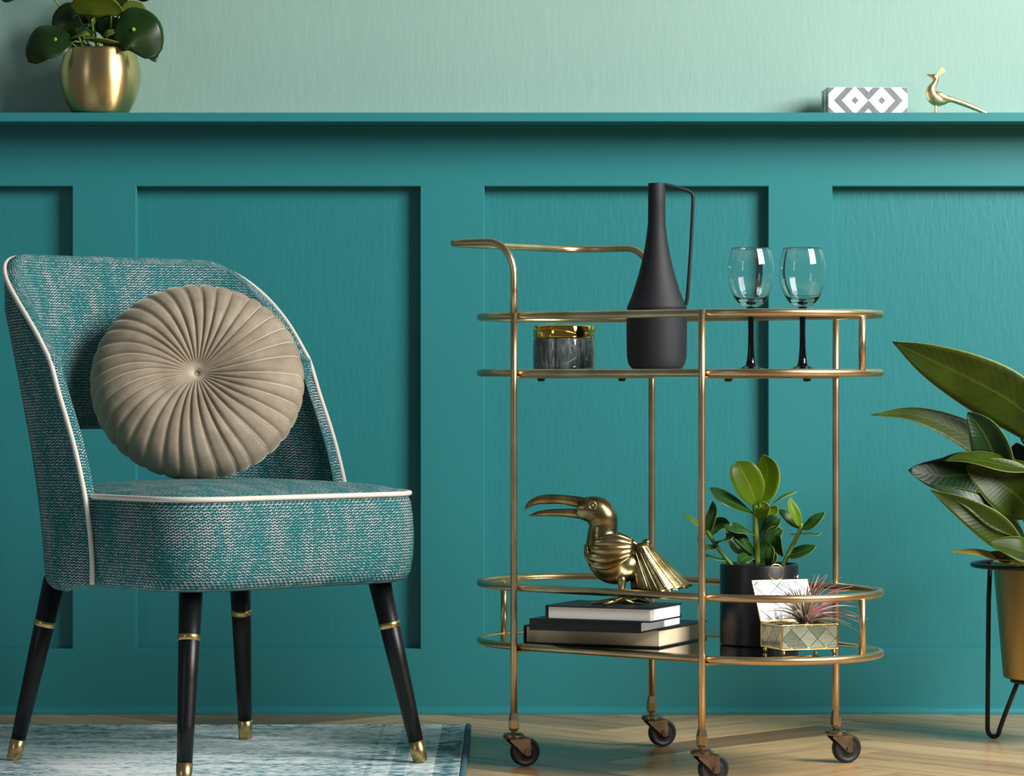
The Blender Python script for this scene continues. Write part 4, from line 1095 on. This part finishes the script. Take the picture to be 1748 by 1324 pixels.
peplf([(150, 66, 0.02), (138, 48, 0.02), (140, 28, 0.02), (152, 12, 0.02)], 26, M_LPEP, (0, -1, 0.2), prof='round')
peplf([(176, 78, 0.012), (196, 66, 0.01), (212, 58, 0.008), (226, 60, 0.008)], 20, M_LPEP, (0.2, -1, 0.4), prof='round')
peplf([(176, 62, -0.035), (182, 57, -0.045), (190, 55, -0.048), (200, 48, -0.045)], 6, M_LPEPL, (-0.3, -1, 0.4), prof='oval', stalk=[(180, 92, -0.02), (180, 75, -0.03), (183, 60, -0.043)])
peplf([(250, 78, -0.03), (256, 88, -0.035), (262, 97, -0.036), (266, 106, -0.034)], 13, M_LPEP, (0.4, -0.8, 0.6), prof='oval')
peplf([(120, 74, -0.01), (134, 80, -0.02), (146, 82, -0.02), (158, 80, -0.02)], 12, M_LPEP, (0, -0.6, 0.8), prof='round')
peplf([(40, -28, -0.01), (28, -18, -0.01), (16, -8, -0.01), (4, 2, -0.01)], 18, M_LPEP, (-0.3, -1, 0.4), stalk=[(150, 85, 0.02), (110, 20, 0.02), (60, -30, 0.01), (30, -20, -0.005)])
peplf([(150, -30, 0.0), (140, -50, -0.01), (135, -70, -0.01), (140, -95, 0.0)], 36, M_LPEP, (-0.2, -1, 0.4), stalk=[(165, 90, 0.01), (160, 30, 0.01), (146, -40, -0.004)])
peplf([(225, -10, 0.0), (240, -25, -0.01), (258, -38, -0.01), (280, -45, 0.0)], 34, M_LPEP, (0.2, -1, 0.4), stalk=[(182, 90, 0.01), (200, 30, 0.01), (235, -22, -0.004)])

# inlay box
iz = zl+0.0003; f0 = P(1414, 192, 6.108); f0.z = iz
ia = math.radians(3.0); IX = Vector((math.cos(ia), math.sin(ia), 0)); IY = Vector((-math.sin(ia), math.cos(ia), 0))
IW, ID, IH = 137*6.108/F, 0.088, 45*6.108/F
ib = thing('inlay_box', f0+IX*(IW/2)+IY*(ID/2), 'grey and white bone inlay box with diamond pattern on the ledge', 'box')
M_BONE = plain('bone_inlay', (238, 238, 232), 0.35, bump=(200.0, 0.2, 0.0005))
mi = NT('grey_resin_inlay'); nz = mi.noise(mi.coords('Object', (400, 400, 60)), 1.0, 3.0)
mi.l(mi.mix(nz, s2l((84, 88, 96)), s2l((150, 154, 160))), mi.b.inputs['Base Color']); mi.set(Roughness=0.35); M_RESIN = mi.m
obox('box_body', f0+IX*(IW/2)+IY*(ID/2)+up*(IH/2), IX, IY, up, IW, ID, IH, M_BONE, ib, 0.0008)
def inlay(o, a, b, nrm, wa, wb, polys, nm='inlay_tile', mat=None):
    for q in polys:
        q = clip_poly(q, (0.0006, 0.0006), (wa-0.0006, wb-0.0006))
        if len(q) < 3: continue
        m = len(q); vs = []
        for h in (-0.0002, 0.0004): vs += [o+a*x+b*y+nrm*h for x, y in q]
        fs = [tuple(range(m)), tuple(range(2*m-1, m-1, -1))]+[(i_, (i_+1) % m, m+(i_+1) % m, m+i_) for i_ in range(m)]
        mk(nm, vs, fs, mat or M_RESIN, ib, smooth=False)
kb = 6.108/F
def rhomb_bars(cx_, cy_, ri, ro, hr):
    """four bars of a lozenge ring, horizontal radii ri..ro, height ratio hr"""
    out = []
    for sx_, sy_ in ((1, 1), (-1, 1), (-1, -1), (1, -1)):
        out.append([(cx_+sx_*ri, cy_), (cx_+sx_*ro, cy_), (cx_, cy_+sy_*ro*hr), (cx_, cy_+sy_*ri*hr)])
    return out
polys = []
for cx_ in (46*kb, 92*kb):
    polys += rhomb_bars(cx_, 22.5*kb, 23*kb, 36*kb, 1.06)
    polys.append([(cx_-6*kb, 22.5*kb), (cx_, 16*kb), (cx_+6*kb, 22.5*kb), (cx_, 29*kb)])
polys += [[(0, 45*kb), (0, 33*kb), (12*kb, 45*kb)], [(137*kb, 45*kb), (137*kb, 33*kb), (125*kb, 45*kb)], [(0, 0), (12*kb, 0), (0, 12*kb)], [(137*kb, 0), (137*kb, 12*kb), (125*kb, 0)]]
cut = []
for q in polys:   # keep the two lozenge rings from overlapping: each stays on its half
    xs = [p[0] for p in q]; mid = 69*kb
    if sum(xs)/len(xs) < mid: q = clip_poly(q, (-1, -1), (mid, 1))
    else: q = clip_poly(q, (mid, -1), (1, 1))
    if len(q) > 2: cut.append(q)
inlay(f0, IX, up, -IY, IW, IH, cut)
side = []
for cy_ in (0.022, 0.066): side += rhomb_bars(cy_, IH/2, 0.010, 0.016, 1.5); side += rhomb_bars(cy_, IH/2, 0.003, 0.006, 1.5)
inlay(f0+IY*ID, -IY, up, -IX, ID, IH, side)

# gold bird on the ledge
dB = 6.135; kb2 = dB/F
def B(x, y): return P(x, y, dB)
zoff = zl+0.0004-B(1597, 192.3).z
pea = thing('bird_figurine', (B(1597, 192).x, B(1597, 192).y, zl), 'small gold crested bird figurine with long tail on the ledge', 'figurine')
def bs(rows): return [(B(x, y).x, B(x, y).y, B(x, y).z+zoff, r*kb2, r*kb2*0.9) for x, y, r in rows]
loft('body', bs([(1589, 126, 2.5), (1593, 127.5, 5.2), (1597, 129, 5.6), (1597.5, 134, 5.0), (1595, 140, 5.4), (1591, 147, 8.0), (1590.5, 155, 10.5), (1595, 163, 12.5), (1602, 166, 12.3), (1611, 166.5, 9.5), (1619, 166, 6.5), (1626, 167, 4.6)]), M_PEACOCK, pea, 24, 44)
loft('beak', bs([(1592, 127, 3.4), (1587, 125.5, 2.2), (1582, 124.3, 0.5)]), M_PEACOCK, pea, 12, 8)
loft('tail', bs([(1617, 165, 5.2), (1630, 168.5, 4.8), (1648, 175, 4.6), (1668, 183, 4.2), (1682, 189, 3.0), (1687, 191, 1.2)]), M_PEACOCK, pea, 16, 24)
for sg in (-1, 1):
    rows = [(1596, 156, 3), (1603, 160, 6.0), (1612, 164, 5.0), (1622, 167, 2.0)]
    w = loft('wing', [(x_, y_+sg*0.0085, z_, r1, r1*0.5) for x_, y_, z_, r1, r2 in bs(rows)], M_PEACOCK, pea, 14, 14)
cp = [(1598.5, 125.5), (1606.5, 111.5), (1611.5, 114.5), (1613.8, 120), (1600.5, 127)]
vs = []
for o_ in (-0.0016, 0.0016): vs += [Vector((B(x, y).x, B(x, y).y+o_, B(x, y).z+zoff)) for x, y in cp]
m = len(cp); mk('crest', vs, [tuple(range(m)), tuple(range(2*m-1, m-1, -1))]+[(i, m+i, m+(i+1) % m, (i+1) % m) for i in range(m)], M_PEACOCK, pea, smooth=False)
tube('leg', [Vector((B(x, y).x, B(x, y).y, B(x, y).z+zoff)) for x, y in ((1597.5, 172), (1597.3, 181), (1597, 187), (1597, 192.2))], [0.0036, 0.0032, 0.0032, 0.0050], M_PEACOCK, pea, 14)
